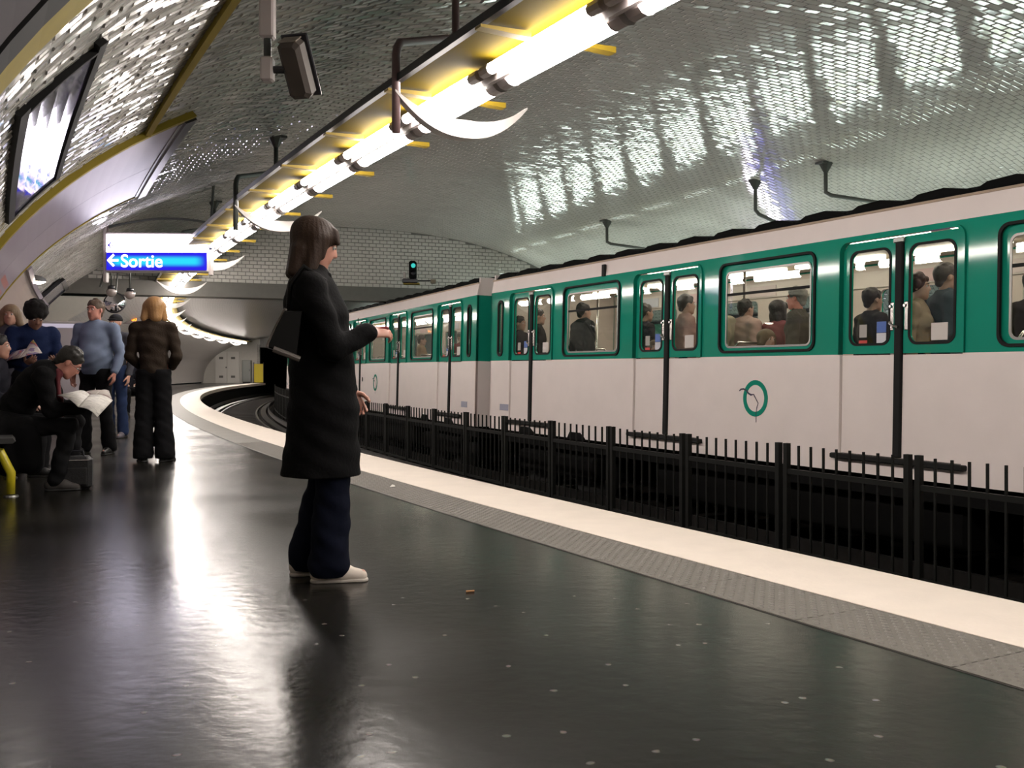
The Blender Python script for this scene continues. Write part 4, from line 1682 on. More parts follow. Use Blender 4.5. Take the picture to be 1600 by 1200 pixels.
def person(label, loc, rz, H=1.70, pose=None, vox=.008, skin=(.42, .22, .16), top=None, trousers=None, shoes=None, hair=None,
           fem=False, detail=True, group=None, legs=True, face=True, belly=0.0, shadow=None):
    J = dict(STAND)
    if pose:
        J.update(pose)
    root = empty('person', loc, (0, 0, rz), label, 'person', group)
    root.scale = (H / 1.70,) * 3
    j = {k: (V3(v) if isinstance(v, tuple) else v) for k, v in J.items()}
    R = Matrix.Rotation(j['yaw'], 3, 'Z') @ Matrix.Rotation(j['pitch'], 3, 'X')
    hc = j['head']

    def hp(x, y, z):
        return hc + R @ Vector((x, y, z))
    er = (R.to_euler())
    side_ax = (j['shR'] - j['shL']).normalized()
    tors = (j['neck'] - j['pel']).normalized()
    fw = tors.cross(side_ax)
    fw = -fw.normalized() if fw.dot(Vector((0, 1, 0))) < 0 else fw.normalized()
    # ---------------- skin body
    b = []
    b.append(cap(j['pel'], j['waist'], .115, .095, .05, fw, .72))
    b.append(cap(j['waist'], j['chest'], .095, .125, .05, fw, .70))
    b.append(cap(j['shL'] + (j['shR'] - j['shL']) * .12, j['shR'] - (j['shR'] - j['shL']) * .12, .050, .050, .05))
    b.append(cap(j['neck'] - tors * .03, hp(0, -.012, -.05), .056, .048, .025))
    # head
    b += [ell(hp(0, -.018, .032), (.074, .092, .082), er, .02),
          ell(hp(0, .022, -.022), (.060, .070, .085), er, .02),
          cap(hp(-.035, .03, -.068), hp(0, .058, -.088), .024, .020, .02), cap(hp(.035, .03, -.068), hp(0, .058, -.088), .024, .020, .02),
          cap(hp(0, .078, .020), hp(0, .098, -.018), .0085, .0105, .010), ell(hp(0, .094, -.022), (.014, .011, .009), er, .006),
          cap(hp(-.038, .070, .030), hp(.038, .070, .030), .012, .012, .012),
          cap(hp(-.020, .080, -.050), hp(.020, .080, -.050), .0075, .0075, .006), cap(hp(-.016, .078, -.061), hp(.016, .078, -.061), .008, .008, .006),
          ell(hp(-.030, .088, .010), (.015, .012, .010), er, .008, True), ell(hp(.030, .088, .010), (.015, .012, .010), er, .008, True),
          ell(hp(-.076, -.005, -.002), (.009, .018, .030), er, .006), ell(hp(.076, -.005, -.002), (.009, .018, .030), er, .006)]
    for sd, sg_ in (('L', -1), ('R', 1)):
        b.append(cap(j['sh' + sd], j['el' + sd], .042, .033, .02))
        b.append(cap(j['el' + sd], j['wr' + sd], .034, .024, .015))
        b += hand_prims(j['wr' + sd], j['d' + sd], j['n' + sd], -sg_ if False else sg_ * J.get('tw' + sd, 1), J.get('curl' + sd, j['curl']))
        if legs:
            b.append(cap(j['hip' + sd], j['kn' + sd], .075, .048, .04))
            b.append(cap(j['kn' + sd], j['an' + sd], .050, .034, .02))
            t_ = j['toe' + sd].normalized()
            b.append(cap(j['an' + sd] - Vector((0, 0, .045)), j['an' + sd] + t_ * .15 - Vector((0, 0, .052)), .030, .022, .02))
    blob_obj('body', b, vox, skin_mat('skin_%.2f_%.2f' % (skin[0], skin[1]), skin), root)
    if face:
        for x in (-.030, .030):
            e = MB()
            e.lathe((0, 0, 0), [(0, -.0115), (.008, -.008), (.0115, 0), (.008, .008), (0, .0115)], 12)
            eo = e.build('eye', M('eye_white', (.55, .52, .50), .3), root, True)
            eo.location = hp(x, .074, .010)
            pu = MB().lathe((0, 0, 0), [(0, .004), (.0055, .002), (.006, -.001), (0, -.002)][::-1], 10, 'y').build('pupil', M('pupil', (.015, .01, .008), .2), eo, True)
            pu.location = R @ Vector((0, .0105, 0))
            br = MB().tube([hp(x * 1.55, .074, .030), hp(x, .084, .034), hp(x * .4, .086, .030)], .0035, 6)
            br.build('eyebrow', M('brow_%s' % (hair or {}).get('mat', 'dark'), (hair or {}).get('col', (.03, .02, .015)), .7), root)
    # ---------------- trousers
    if trousers and legs:
        tr = trousers
        pp = [cap(j['pel'] - side_ax * .045, j['pel'] + side_ax * .045, .118 + belly * .5, .118 + belly * .5, .05, fw, .92)]
        for sd in 'LR':
            fl = tr.get('flare', .062)
            pp.append(cap(j['hip' + sd], j['kn' + sd], .094, .066 + tr.get('wide', 0), .035))
            e_ = j['an' + sd] - (j['an' + sd] - j['kn' + sd]).normalized() * .0
            pp.append(cap(j['kn' + sd], e_, .066 + tr.get('wide', 0), fl, .025))
        an = min(j['anL'].z, j['anR'].z)
        fs = tr.get('fs', 1)
        blob_obj('trousers', pp, vox, M(tr['name'], tr['col'], .9, spec=.15, noise=.2, nscale=12, bump=.3, bscale=25), root,
                 cuts=[((0, 0, tr.get('hem', .035)), (0, 0, -1))] + ([((0, 0, tr['topz']), (0, 0, 1))] if 'topz' in tr else []),
                 fold=lambda X, Y, Z: fs * (.0035 * np.sin(Z * 55 + X * 30) * np.sin(Y * 40 + Z * 12) + .003 * np.sin(Z * 23 + Y * 35)))
    # ---------------- shoes
    if shoes and legs:
        for sd in 'LR':
            a = j['an' + sd].copy()
            t_ = j['toe' + sd].normalized()
            zb = a.z - .085
            hx = a - t_ * .045
            so = [cap((hx.x, hx.y, zb + .038), (a.x + t_.x * .06, a.y + t_.y * .06, zb + .045), .040, .043, .02, (t_.y, -t_.x, 0), .88),
                  cap((a.x + t_.x * .06, a.y + t_.y * .06, zb + .038), (a.x + t_.x * .145, a.y + t_.y * .145, zb + .024), .042, .031, .02),
                  cap((hx.x, hx.y, zb + .05), (a.x, a.y, zb + .085), .036, .036, .02)]
            sh = blob_obj('shoe', so, min(vox, .008), M(shoes['name'], shoes['col'], shoes.get('rough', .5), noise=.08), root, cuts=[((0, 0, zb + .010), (0, 0, -1))])
            so2 = [cap((hx.x, hx.y, zb + .006), (a.x + t_.x * .145, a.y + t_.y * .145, zb + .006), .041, .036, .03)]
            blob_obj('sole', so2, min(vox, .007), M(shoes['name'] + '_sole', shoes.get('sole', (.02, .02, .02)), .6), sh,
                     cuts=[((0, 0, zb + .0005), (0, 0, -1)), ((0, 0, zb + .017), (0, 0, 1))])
    # ---------------- upper garment
    if top:
        tp = top
        th_ = tp.get('thick', 0.0)
        q = []
        q.append(cap(j['pel'] + tors * .02, j['waist'], .125 + th_ + belly * .6, .118 + th_ + belly, .06, fw, .86 + belly))
        q.append(cap(j['waist'], j['chest'], .118 + th_ + belly, .150 + th_ + belly * .3, .06, fw, .78 + belly))
        q.append(cap(j['chest'], j['chest'] + tors * .08, .150 + th_, .125 + th_, .05, fw, .74))
        q.append(cap(j['shL'] - Vector((0, 0, .012)), j['shR'] - Vector((0, 0, .012)), .050 + th_ * .6, .050 + th_ * .6, .05))
        for sd in 'LR':
            q.append(cap(j['neck'] - tors * .01, j['sh' + sd] * .75 + j['neck'] * .25 - Vector((0, 0, .015)), .052, .050 + th_ * .4, .04))
        q.append(cap(j['neck'] - tors * .05, j['neck'] + tors * tp.get('collar', .012), .088, .066, .03))
        if fem:
            q.append(ell(j['chest'] + fw * .09 - side_ax * .065, (.062, .06, .06), None, .04))
            q.append(ell(j['chest'] + fw * .09 + side_ax * .065, (.062, .06, .06), None, .04))
        if belly:
            q.append(ell(j['waist'] + fw * (.05 + belly), (.13, .11, .14), None, .06))
        for sd in 'LR':
            e, w_ = j['el' + sd], j['wr' + sd]
            q.append(cap(j['sh' + sd], e, .060 + th_ * .6, .050 + th_ * .5, .03))
            cu = w_ - (w_ - e).normalized() * tp.get('cuff', .015)
            q.append(cap(e, cu, .050 + th_ * .5, .038 + th_ * .6, .02))
        if 'skirt' in tp:
            for a, b_, ra, rb, s_ in tp['skirt']:
                q.append(cap(a, b_, ra, rb, .05, (0, 1, 0), s_))
        for x in tp.get('extra', []):
            q.append(x)
        fa = tp.get('fold', 1)
        cu_ = [((0, 0, tp['hem']), (0, 0, -1))] if 'hem' in tp else []
        q.append(cap(j['neck'] + tors * .0, j['neck'] + tors * .14, .054, .058, .008, neg=True))
        blob_obj(tp.get('kind', 'jacket'), q, vox, M(tp['name'], tp['col'], tp.get('rough', .9), spec=.15, noise=.15, nscale=10, bump=.35, bscale=tp.get('bs', 28)), root, cuts=cu_,
                 fold=lambda X, Y, Z: fa * (.004 * np.sin(Z * 34 + X * 22 + 1.3 * np.sin(Y * 21)) * np.sin(X * 25 + Y * 18 + 1) + .003 * np.sin(Z * 61 + Y * 33 + X * 14)))
    # ---------------- hair / hat
    if hair:
        hm_ = M('hair_' + hair.get('mat', 'dark'), hair['col'], hair.get('rough', .5), noise=.35, nscale=60, bump=.25, bscale=120, spec=.3)
        st_ = hair['style']
        q = []
        cut = ell(hp(0, .112, -.040), (.056, .060, .088), er, .02, True)
        if st_ == 'short':
            q = [ell(hp(0, -.022, .042), (.083, .100, .088), er, .01), cap(hp(0, -.06, -.02), hp(0, -.066, -.04), .052, .040, .02)]
            for i in range(22):
                a, b2 = random.uniform(0, 6.28), random.uniform(.25, 1.4)
                q.append(ell(hp(math.cos(a) * math.cos(b2) * .074, -.02 + math.sin(a) * math.cos(b2) * .088, .045 + math.sin(b2) * .080), (.018, .018, .016), None, .012))
            q += [ell(hp(0, .102, -.02), (.075, .066, .080), er, .015, True), ell(hp(-.08, .01, -.03), (.03, .045, .05), er, .01, True), ell(hp(.08, .01, -.03), (.03, .045, .05), er, .01, True)]
        elif st_ == 'afro':
            q = [ell(hp(0, -.025, .055), (.112, .118, .108), er, .01)]
            for i in range(26):
                a, b2 = random.uniform(0, 6.28), random.uniform(-.2, 1.4)
                q.append(ell(hp(math.cos(a) * math.cos(b2) * .095, -.025 + math.sin(a) * math.cos(b2) * .10, .055 + math.sin(b2) * .092), (.028, .028, .028), None, .01))
            q += [ell(hp(0, .115, -.04), (.066, .060, .085), er, .012, True)]
        elif st_ == 'bob':
            q = [ell(hp(0, -.022, .040), (.102, .110, .094), er, .02), cap(hp(-.066, -.01, .02), hp(-.098, -.005, -.095), .052, .040, .03), cap(hp(.066, -.01, .02), hp(.098, -.005, -.095), .052, .040, .03),
                 cap(hp(0, -.065, .02), hp(0, -.07, -.085), .065, .062, .03), cut]
        elif st_ == 'long':
            q = [ell(hp(0, -.022, .040), (.090, .108, .088), er, .02), cap(hp(-.060, -.018, .02), hp(-.070, .005, -.12), .046, .034, .03), cap(hp(.060, -.018, .02), hp(.070, .005, -.12), .046, .034, .03),
                 cap(hp(0, -.062, .03), hp(0, -.040, -.13), .068, .058, .04), cap(hp(-.045, -.062, -.06), hp(-.05, -.062, -.165), .046, .028, .02), cap(hp(.045, -.062, -.06), hp(.05, -.062, -.165), .046, .028, .02), cap(hp(-.066, .012, .03), hp(-.066, .035, -.05), .026, .016, .02), cap(hp(.066, .012, .03), hp(.066, .035, -.05), .026, .016, .02),
                 cap(hp(-.04, .055, .075), hp(-.05, .085, .035), .020, .012, .02), cap(hp(.04, .055, .075), hp(.05, .085, .035), .020, .012, .02), cut]
        elif st_ == 'curly':
            q = [ell(hp(0, -.03, .04), (.10, .105, .095), er, .01)]
            for i in range(34):
                a, b2 = random.uniform(0, 6.28), random.uniform(-.7, 1.4)
                q.append(ell(hp(math.cos(a) * math.cos(b2) * .092, -.03 + math.sin(a) * math.cos(b2) * .098, .035 + math.sin(b2) * .09), (.030, .030, .030), None, .012))
            q += [ell(hp(0, .11, -.03), (.070, .065, .085), er, .012, True)]
        elif st_ == 'cap':
            q = [ell(hp(0, -.016, .045), (.088, .102, .085), er, .01), cap(hp(-.03, .08, .045), hp(.03, .08, .045), .035, .035, .02, (0, 0, 1), .25)]
        flo = None
        if st_ in ('long', 'bob'):
            flo = lambda X, Y, Z: .0007 * np.sin(np.arctan2(Y - hc.y, X - hc.x) * 26 + Z * 18)
        cu_ = []
        if st_ == 'cap':
            cu_ = [(tuple(hp(0, 0, .028)), tuple(R @ Vector((0, 0, -1))))]
        blob_obj('cap' if st_ == 'cap' else 'hair', q, min(vox, .007), hm_, root, cuts=cu_, fold=flo)
    return root


BLACK_COAT = dict(name='black_wool', col=(.0025, .0025, .003), bs=60)
BLACK_TR = dict(name='black_trousers', col=(.006, .006, .007))
BLACK_SH = dict(name='black_leather', col=(.008, .008, .008), rough=.35)

# ---- the standing woman in the black coat
hero_pose = dict(
    pel=(0, 0, .93), waist=(0, -.035, 1.09), chest=(0, -.055, 1.27), neck=(0, -.055, 1.425), head=(0, -.035, 1.575), pitch=math.radians(-20), yaw=math.radians(3),
    shL=(-.160, -.05, 1.36), shR=(.155, -.075, 1.36),
    elR=(.205, .035, 1.085), wrR=(.13, .195, 1.155), dR=(-.30, .95, .10), nR=(-.7, -.2, -.9), curlR=.55,
    elL=(-.205, .03, 1.08), wrL=(-.165, .13, .88), dL=(.05, .55, -1), nL=(1, -.2, 0), curlL=.5,
    hipL=(-.08, 0, .90), knL=(-.085, .015, .49), anL=(-.09, -.075, .085), hipR=(.08, 0, .90), knR=(.085, .035, .49), anR=(.095, .015, .085),
    toeL=(-.12, 1, 0), toeR=(.10, 1, 0), twR=1)
hx, hy = at(507, 903, 4.63).xy
hero = person('woman in a knee-length black coat standing alone near the platform edge', (hx, hy, 0), math.radians(-90 + 14), 1.67, hero_pose, .0052, (.50, .25, .19),
              top=dict(kind='coat', name='black_wool', col=(.0025, .0025, .003), bs=60, thick=.016, collar=.035, hem=.49, fold=.8, cuff=.01,
                       skirt=[((0, -.02, 1.22), (0, -.012, 1.0), .150, .158, .90), ((0, -.012, 1.05), (0, -.005, .80), .150, .172, .90), ((0, -.005, .80), (0, -.02, .42), .175, .215, .90)],
                       extra=[]),
              trousers=dict(name='dark_denim', col=(.003, .0045, .013), flare=.094, wide=.012, hem=.028, topz=.80),
              shoes=dict(name='white_canvas', col=(.62, .55, .48), rough=.7, sole=(.55, .50, .45)), hair=dict(style='long', mat='dark_brown', col=(.036, .020, .013), rough=.6))
# details of her coat and what she carries
cl = blob_obj('coat_collar', [cap((-.05, -.075, 1.425), (-.03, .010, 1.425), .024, .022, .02), cap((.05, -.075, 1.425), (.03, .010, 1.425), .024, .022, .02), cap((-.05, -.085, 1.43), (.05, -.085, 1.43), .028, .028, .02)], .006, MATS['black_wool'], hero)
for z in (1.22, 1.08, .94, .80):
    MB().lathe((0.02, .155 + (.02 if z < 1 else 0), z), [(0, .004), (.010, .003), (.012, 0)], 12, 'y').build('button', m_dark, hero, True)
bag = empty('shoulder_bag', (hx, hy, 0), (0, 0, math.radians(-76)), 'dark shoulder bag with a grey bottom hanging behind the woman in the black coat', 'bag')
bag.scale = (1.69 / 1.7,) * 3
mb = MB()
pr = [(-.165, 1.235), (-.245, 1.075), (-.115, 1.025), (-.09, 1.235)]
for x in (-.03, -.02, .15, .16):
    s_ = 1.0 if x in (-.02, .15) else .93
    cy_, cz_ = -.15, 1.14
    mb.v += [(x + .06, cy_ + (y - cy_) * s_ - .02, cz_ + (z - cz_) * s_) for y, z in pr]
for a in range(3):
    for q in range(4):
        mb.f.append((a * 4 + q, a * 4 + (q + 1) % 4, a * 4 + 4 + (q + 1) % 4, a * 4 + 4 + q))
mb.f += [(3, 2, 1, 0), (12, 13, 14, 15)]
mb.build('bag_body', M('bag_leather', (.004, .004, .004), .6, spec=.2), bag)
MB().tube([(.22, -.235, 1.065), (.22, -.12, 1.02)], .014, 8).build('bottom_edge', M('bag_grey', (.11, .095, .085), .5), bag)
MB().tube([(.215, -.262, 1.075), (.20, -.215, 1.18), (.19, -.18, 1.245)], .008, 8).build('side_piping', M('bag_grey', (0, 0, 0)), bag)
MB().tube([(.14, -.17, 1.23), (.15, -.16, 1.36), (.15, -.10, 1.440), (.15, -.01, 1.38), (.13, -.005, 1.25)], .011, 8).build('strap', M('bag_leather', (0, 0, 0)), bag, True)

# purse in her hand as an object she holds
pu_ = empty('purse', (hx, hy, 0), (0, 0, math.radians(-76)), 'small dark red purse held in the hands of the woman in black', 'purse')
MB().box((.072, .235, 1.150), (.085, .10, .022), Euler((.2, 0, .1)).to_matrix(), bev=.006).build('purse_body', M('wine_leather', (.16, .012, .018), .35), pu_)
MB().box((.072, .235, 1.163), (.05, .006, .006), Euler((.2, 0, .1)).to_matrix()).build('clasp', m_chrome, pu_)

# ---- woman with the blond bob seen from behind
bx_, by_ = at(240, 721, 10.48).xy
person('woman with a blond bob and brown jacket seen from behind', (bx_, by_, 0), math.radians(6), 1.72,
       dict(elL=(-.235, .0, 1.10), wrL=(-.16, .12, .98), dL=(.7, .6, .1), nL=(0, -1, -.2), elR=(.235, .0, 1.10), wrR=(.16, .12, .98), dR=(-.7, .6, .1), nR=(0, -1, -.2), yaw=math.radians(28),
            anL=(-.10, -.02, .085), anR=(.12, -.02, .085), toeL=(-.5, 1, 0), toeR=(.35, 1, 0)), .008, (.45, .24, .18),
       top=dict(name='brown_knit', col=(.030, .021, .015), thick=.012, hem=.90, bs=80, kind='jacket', collar=.03), trousers=dict(name='black_trousers', col=(.006, .006, .007), flare=.105, wide=.022, topz=.96),
       shoes=BLACK_SH, hair=dict(style='bob', mat='blond', col=(.36, .20, .085), rough=.45), fem=True)

# ---- man in the light blue shirt
mx_, my_ = at(150, 709, 11.4).xy
person('heavy man in a light blue shirt and black trousers facing the camera', (mx_, my_, 0), math.radians(180 - 8), 1.76,
       dict(shL=(-.20, -.01, 1.385), shR=(.20, -.01, 1.385), elL=(-.27, -.03, 1.10), wrL=(-.25, .06, .90), elR=(.27, -.03, 1.10), wrR=(.23, .06, .88), yaw=math.radians(-10),
            anL=(-.15, -.02, .085), anR=(.15, -.02, .085), knL=(-.12, .012, .49), knR=(.12, .012, .49)), .008, (.46, .20, .15),
       top=dict(kind='shirt', name='blue_shirt', col=(.17, .21, .30), hem=.88, thick=.012, bs=14, cuff=.02), trousers=dict(name='black_trousers', col=(0, 0, 0), topz=.945, flare=.08),
       shoes=BLACK_SH, hair=dict(style='short', mat='grey_brown', col=(.10, .07, .05)), belly=.045)

# ---- person with black cap behind him
px_, py_ = at(181, 684, 14.1).xy
person('person with a black cap and blue jeans standing behind the man in the shirt', (px_, py_, 0), math.radians(170), 1.74,
       None, .009, (.48, .26, .19), top=dict(name='grey_jacket', col=(.05, .05, .06), thick=.01, hem=.86), trousers=dict(name='blue_jeans', col=(.018, .03, .075), flare=.075),
       shoes=dict(name='grey_trainers', col=(.10, .09, .11)), hair=dict(style='cap', mat='black_cap', col=(.008, .008, .010), rough=.8))

# ---- man with afro hair, blue jacket, reading
ax_, ay_ = at(48, 742, 9.5).xy
person('man with black afro hair and blue jacket reading a colourful magazine', (ax_, ay_, 0), math.radians(-140), 1.66,
       dict(pel=(0, -.02, .90), waist=(0, .0, 1.04), chest=(0, .06, 1.22), neck=(0, .10, 1.375), head=(0, .17, 1.50), pitch=math.radians(-32), shL=(-.18, .07, 1.34), shR=(.18, .07, 1.34),
            elL=(-.22, .10, 1.06), elR=(.22, .10, 1.06), wrL=(-.12, .31, 1.05), wrR=(.12, .31, 1.05), dL=(.3, .9, .25), dR=(-.3, .9, .25), nL=(.6, 0, 1), nR=(-.6, 0, 1)), .008, (.20, .10, .07),
       top=dict(name='navy_jacket', col=(.007, .014, .05), thick=.014, hem=.83), trousers=BLACK_TR, shoes=dict(name='grey_shoes', col=(.09, .09, .10)), hair=dict(style='afro', mat='black', col=(.006, .005, .005), rough=.9))
sc_ = blob_obj('tshirt', [cap((0, .155, 1.20), (0, .165, 1.32), .038, .048, .02, (0, 1, 0), .6)], .008, M('teal_shirt', (.08, .36, .34), .8), bpy.data.objects['person'] if False else [o for o in bpy.data.objects if o.get('label', '').startswith('man with black afro')][0])


def paper_mat(name, base, ink, hue=None, sc=60):
    m = bpy.data.materials.new(name)
    m.use_nodes = True
    N, L = nodes_of(m)
    b = N['Principled BSDF']
    b.inputs['Roughness'].default_value = .7
    tc = N.new('ShaderNodeTexCoord')
    br = N.new('ShaderNodeTexBrick')
    br.inputs['Scale'].default_value = sc
    br.inputs['Mortar Size'].default_value = .035
    br.inputs['Brick Width'].default_value = 2.3
    br.inputs['Row Height'].default_value = .45
    br.inputs['Color1'].default_value = (*ink, 1)
    br.inputs['Color2'].default_value = (*base, 1)
    br.inputs['Mortar'].default_value = (*base, 1)
    L.new(tc.outputs['Object'], br.inputs['Vector'])
    nz = N.new('ShaderNodeTexNoise')
    nz.inputs['Scale'].default_value = 9
    L.new(tc.outputs['Object'], nz.inputs['Vector'])
    cr = N.new('ShaderNodeValToRGB')
    cr.color_ramp.interpolation = 'CONSTANT'
    cols = hue or [base, base, ink]
    el = cr.color_ramp.elements
    el[0].color = (*cols[0], 1)
    el[1].position = .5
    el[1].color = (*cols[1], 1)
    for i, c in enumerate(cols[2:]):
        e = el.new(.56 + .07 * i)
        e.color = (*c, 1)
    L.new(nz.outputs['Fac'], cr.inputs[0])
    mx = N.new('ShaderNodeMix')
    mx.data_type = 'RGBA'
    mx.inputs['Factor'].default_value = .75 if hue else .35
    L.new(br.outputs['Color'], mx.inputs['A'])
    L.new(cr.outputs[0], mx.inputs['B'])
    L.new(mx.outputs['Result'], b.inputs['Base Color'])
    return m


def paper(label, name, pts, mat, cols=10, sag=.02, off=.004, lean=0):
    """open double page given by 3x2 points: left edge, fold, right edge (bottom, top)"""
    root = empty(name, (0, 0, 0), (0, 0, 0), label, 'newspaper' if 'news' in name else 'magazine')
    P_ = [[Vector(q) for q in r] for r in pts]
    for side in range(2):
        mb = MB()
        n = cols
        for lay in (0, off):
            for i in range(n + 1):
                u = i / n
                for k in range(2):
                    p = P_[side][k].lerp(P_[side + 1][k], u)
                    nn = (P_[side + 1][0] - P_[side][0]).cross(P_[side][1] - P_[side][0]).normalized()
                    p = p + nn * (math.sin(math.pi * u) * sag + lay)
                    mb.v.append(p)
        m = 2 * (n + 1)
        for i in range(n):
            a = 2 * i
            mb.f += [(a, a + 1, a + 3, a + 2), (m + a, m + a + 2, m + a + 3, m + a + 1)]
            mb.f += [(a, a + 2, m + a + 2, m + a), (a + 1, m + a + 1, m + a + 3, a + 3)]
        mb.f += [(0, m, m + 1, 1), (2 * n, 2 * n + 1, m + 2 * n + 1, m + 2 * n)]
        mb.build('page', mat, root, True)
    return root


Ym = 9.2
paper('colourful magazine held up by the man with afro hair', 'magazine',
      [[at(4, 568, Ym), at(12, 555, Ym + .1)], [at(30, 560, Ym - .12), at(42, 545, Ym)], [at(66, 552, Ym), at(52, 531, Ym + .12)]],
      paper_mat('magazine_print', (.45, .38, .36), (.16, .12, .25), [(.50, .45, .42), (.14, .10, .24), (.42, .05, .03), (.45, .38, .04), (.10, .14, .08)], 40), sag=.012)

# ---- seated man bent over his newspaper
rx_, ry_ = at(18, 700, 8.0).xy
reader_pose = dict(pel=(0, 0, .54), waist=(0, .05, .68), chest=(0, .17, .82), neck=(0, .295, .925), head=(0, .41, .985), pitch=math.radians(-42), yaw=math.radians(0),
                   shL=(-.18, .235, .885), shR=(.18, .235, .885), elL=(-.24, .32, .64), elR=(.24, .30, .62), wrL=(-.16, .535, .645), wrR=(.16, .525, .645), dL=(.25, .95, .0), dR=(-.25, .95, .0), nL=(.3, 0, .9), nR=(-.3, 0, .9),
                   hipL=(-.10, .0, .50), knL=(-.15, .44, .52), anL=(-.15, .40, .085), hipR=(.10, .0, .50), knR=(.16, .42, .50), anR=(.17, .33, .085), toeL=(-.1, 1, 0), toeR=(.1, 1, 0), curl=.6)
reader = person('seated man in a black coat bent over an open newspaper at the left', (rx_, ry_, 0), math.radians(-90 + 20), 1.76, reader_pose, .0075, (.46, .20, .14),
                top=dict(kind='coat', name='black_wool', col=(0, 0, 0), thick=.018, fold=1.3), trousers=dict(name='black_trousers', col=(0, 0, 0), fs=1.4), shoes=dict(name='grey_suede', col=(.045, .040, .038), rough=.7),
                hair=dict(style='short', mat='dark_grey', col=(.020, .018, .016)))
blob_obj('coat_tail', [cap((.13, -.10, .50), (.17, .0, .22), .13, .10, .04), cap((.15, .12, .48), (.18, .16, .22), .10, .08, .04), cap((-.13, -.10, .50), (-.17, .0, .24), .12, .09, .04), cap((-.12, -.03, .50), (.12, -.03, .50), .10, .10, .03), cap((.16, .05, .48), (.19, .12, .20), .085, .05, .04), cap((-.16, .05, .48), (-.19, .12, .20), .085, .05, .04)], .01, MATS['black_wool'], reader)
blob_obj('scarf', [cap((-.05, .30, .90), (.06, .33, .90), .042, .042, .03), cap((.07, .33, .90), (.10, .36, .70), .034, .038, .03, (0, 1, 0), .5), cap((.10, .36, .70), (.10, .36, .56), .038, .035, .03, (0, 1, 0), .5)], .008, M('wine_scarf', (.075, .006, .010), .9, noise=.3, nscale=30), reader)
Rg = Matrix.Rotation(math.radians(-42), 3, 'X')
gc = Vector((0, .41, .985))
mb = MB()
for x in (-.032, .032):
    mb.tube([gc + Rg @ Vector((x + .024 * math.cos(a), .094, .006 + .018 * math.sin(a))) for a in [2 * math.pi * k / 14 for k in range(15)]], .0016, 6)
mb.tube([gc + Rg @ Vector((-.010, .096, .010)), gc + Rg @ Vector((.010, .096, .010))], .0016, 6)
for x in (-1, 1):
    mb.tube([gc + Rg @ Vector((x * .056, .092, .008)), gc + Rg @ Vector((x * .080, .0, .006))], .0016, 6)
mb.build('glasses', m_dark, reader)
Yp = 7.85
paper('open white newspaper in the hands of the seated man', 'newspaper',
      [[at(90, 618, Yp + .05), at(118, 612, Yp + .30)], [at(122, 636, Yp - .15), at(140, 617, Yp + .22)], [at(152, 652, Yp - .12), at(176, 626, Yp + .2)]],
      paper_mat('newsprint', (.62, .60, .55), (.30, .28, .27), None, 55), sag=.02)
paper('back pages of the newspaper folded up beyond the reading hand', 'newspaper',
      [[at(120, 622, Yp + .22), at(136, 612, Yp + .35)], [at(150, 618, Yp + .22), at(158, 610, Yp + .38)], [at(175, 625, Yp + .24), at(170, 611, Yp + .38)]],
      paper_mat('newsprint_b', (.50, .45, .42), (.20, .15, .16), [(.5, .46, .42), (.28, .2, .2), (.5, .46, .42)], 55), sag=.006)
bgx, bgy = at(119, 768, 8.05).xy
bb_ = empty('briefcase', (bgx, bgy, 0), (0, 0, math.radians(15)), 'black soft bag standing on the floor by the seated man', 'bag')
MB().box((0, 0, .135), (.25, .13, .27), bev=.03).build('bag_body', M('bag_black', (.006, .006, .007), .6, bump=.4), bb_)
MB().box((0, -.068, .11), (.19, .02, .15), bev=.012).build('pocket', M('bag_black', (0, 0, 0)), bb_)
MB().tube([(-.06, 0, .26), (-.05, 0, .31), (.05, 0, .31), (.06, 0, .26)], .009, 8).build('handle', m_dark, bb_)
MB().tube([(-.11, -.07, .24), (.11, -.07, .24)], .003, 6).build('zip', m_grey, bb_)

# ---- others at the left
person('person with light hair and a red headband behind the man with afro hair', (*at(17, 700, 11.4).xy, 0), math.radians(-165), 1.70,
       None, .010, (.40, .22, .16), top=dict(name='grey_jacket', col=(0, 0, 0), thick=.015, hem=.8), trousers=BLACK_TR, shoes=BLACK_SH, hair=dict(style='bob', mat='ash', col=(.17, .12, .075)))
SIT = dict(pel=(0, 0, .54), waist=(0, .0, .70), chest=(0, .02, .90), neck=(0, .03, 1.06), head=(0, .055, 1.20), shL=(-.175, .02, 1.01), shR=(.175, .02, 1.01), elL=(-.22, .06, .74), elR=(.22, .06, .74),
           wrL=(-.12, .27, .66), wrR=(.12, .27, .66), dL=(.2, 1, -.1), dR=(-.2, 1, -.1), nL=(0, 0, -1), nR=(0, 0, -1),
           hipL=(-.09, .02, .50), knL=(-.11, .43, .50), anL=(-.12, .40, .085), hipR=(.09, .02, .50), knR=(.11, .43, .50), anR=(.12, .40, .085))
person('dark-haired person on the bench cut off by the left edge of the picture', (*at(-12, 700, 9.0).xy, 0), math.radians(-75), 1.66, SIT, .010, (.42, .22, .16),
       top=dict(name='dark_jacket', col=(.012, .012, .018), thick=.015), trousers=BLACK_TR, shoes=BLACK_SH, hair=dict(style='short', mat='black2', col=(.010, .008, .008)))
person('small distant seated person glimpsed between the shirted man and the blond woman', (*at(197, 640, 21.0).xy, 0), math.radians(-140), 1.70, SIT, .012, (.50, .30, .22),
       top=dict(name='dark_jacket', col=(0, 0, 0), thick=.02), trousers=BLACK_TR, shoes=BLACK_SH, hair=dict(style='short', mat='sandy', col=(.30, .22, .14)))
e = empty('bench', (*at(197, 640, 21.0).xy, 0), (0, 0, math.radians(-140)), 'short bench under the small distant seated person', 'bench')
MB().box((0, -.05, .42), (.9, .40, .05), bev=.01).build('seat', M('bench_tile', (0, 0, 0)), e)
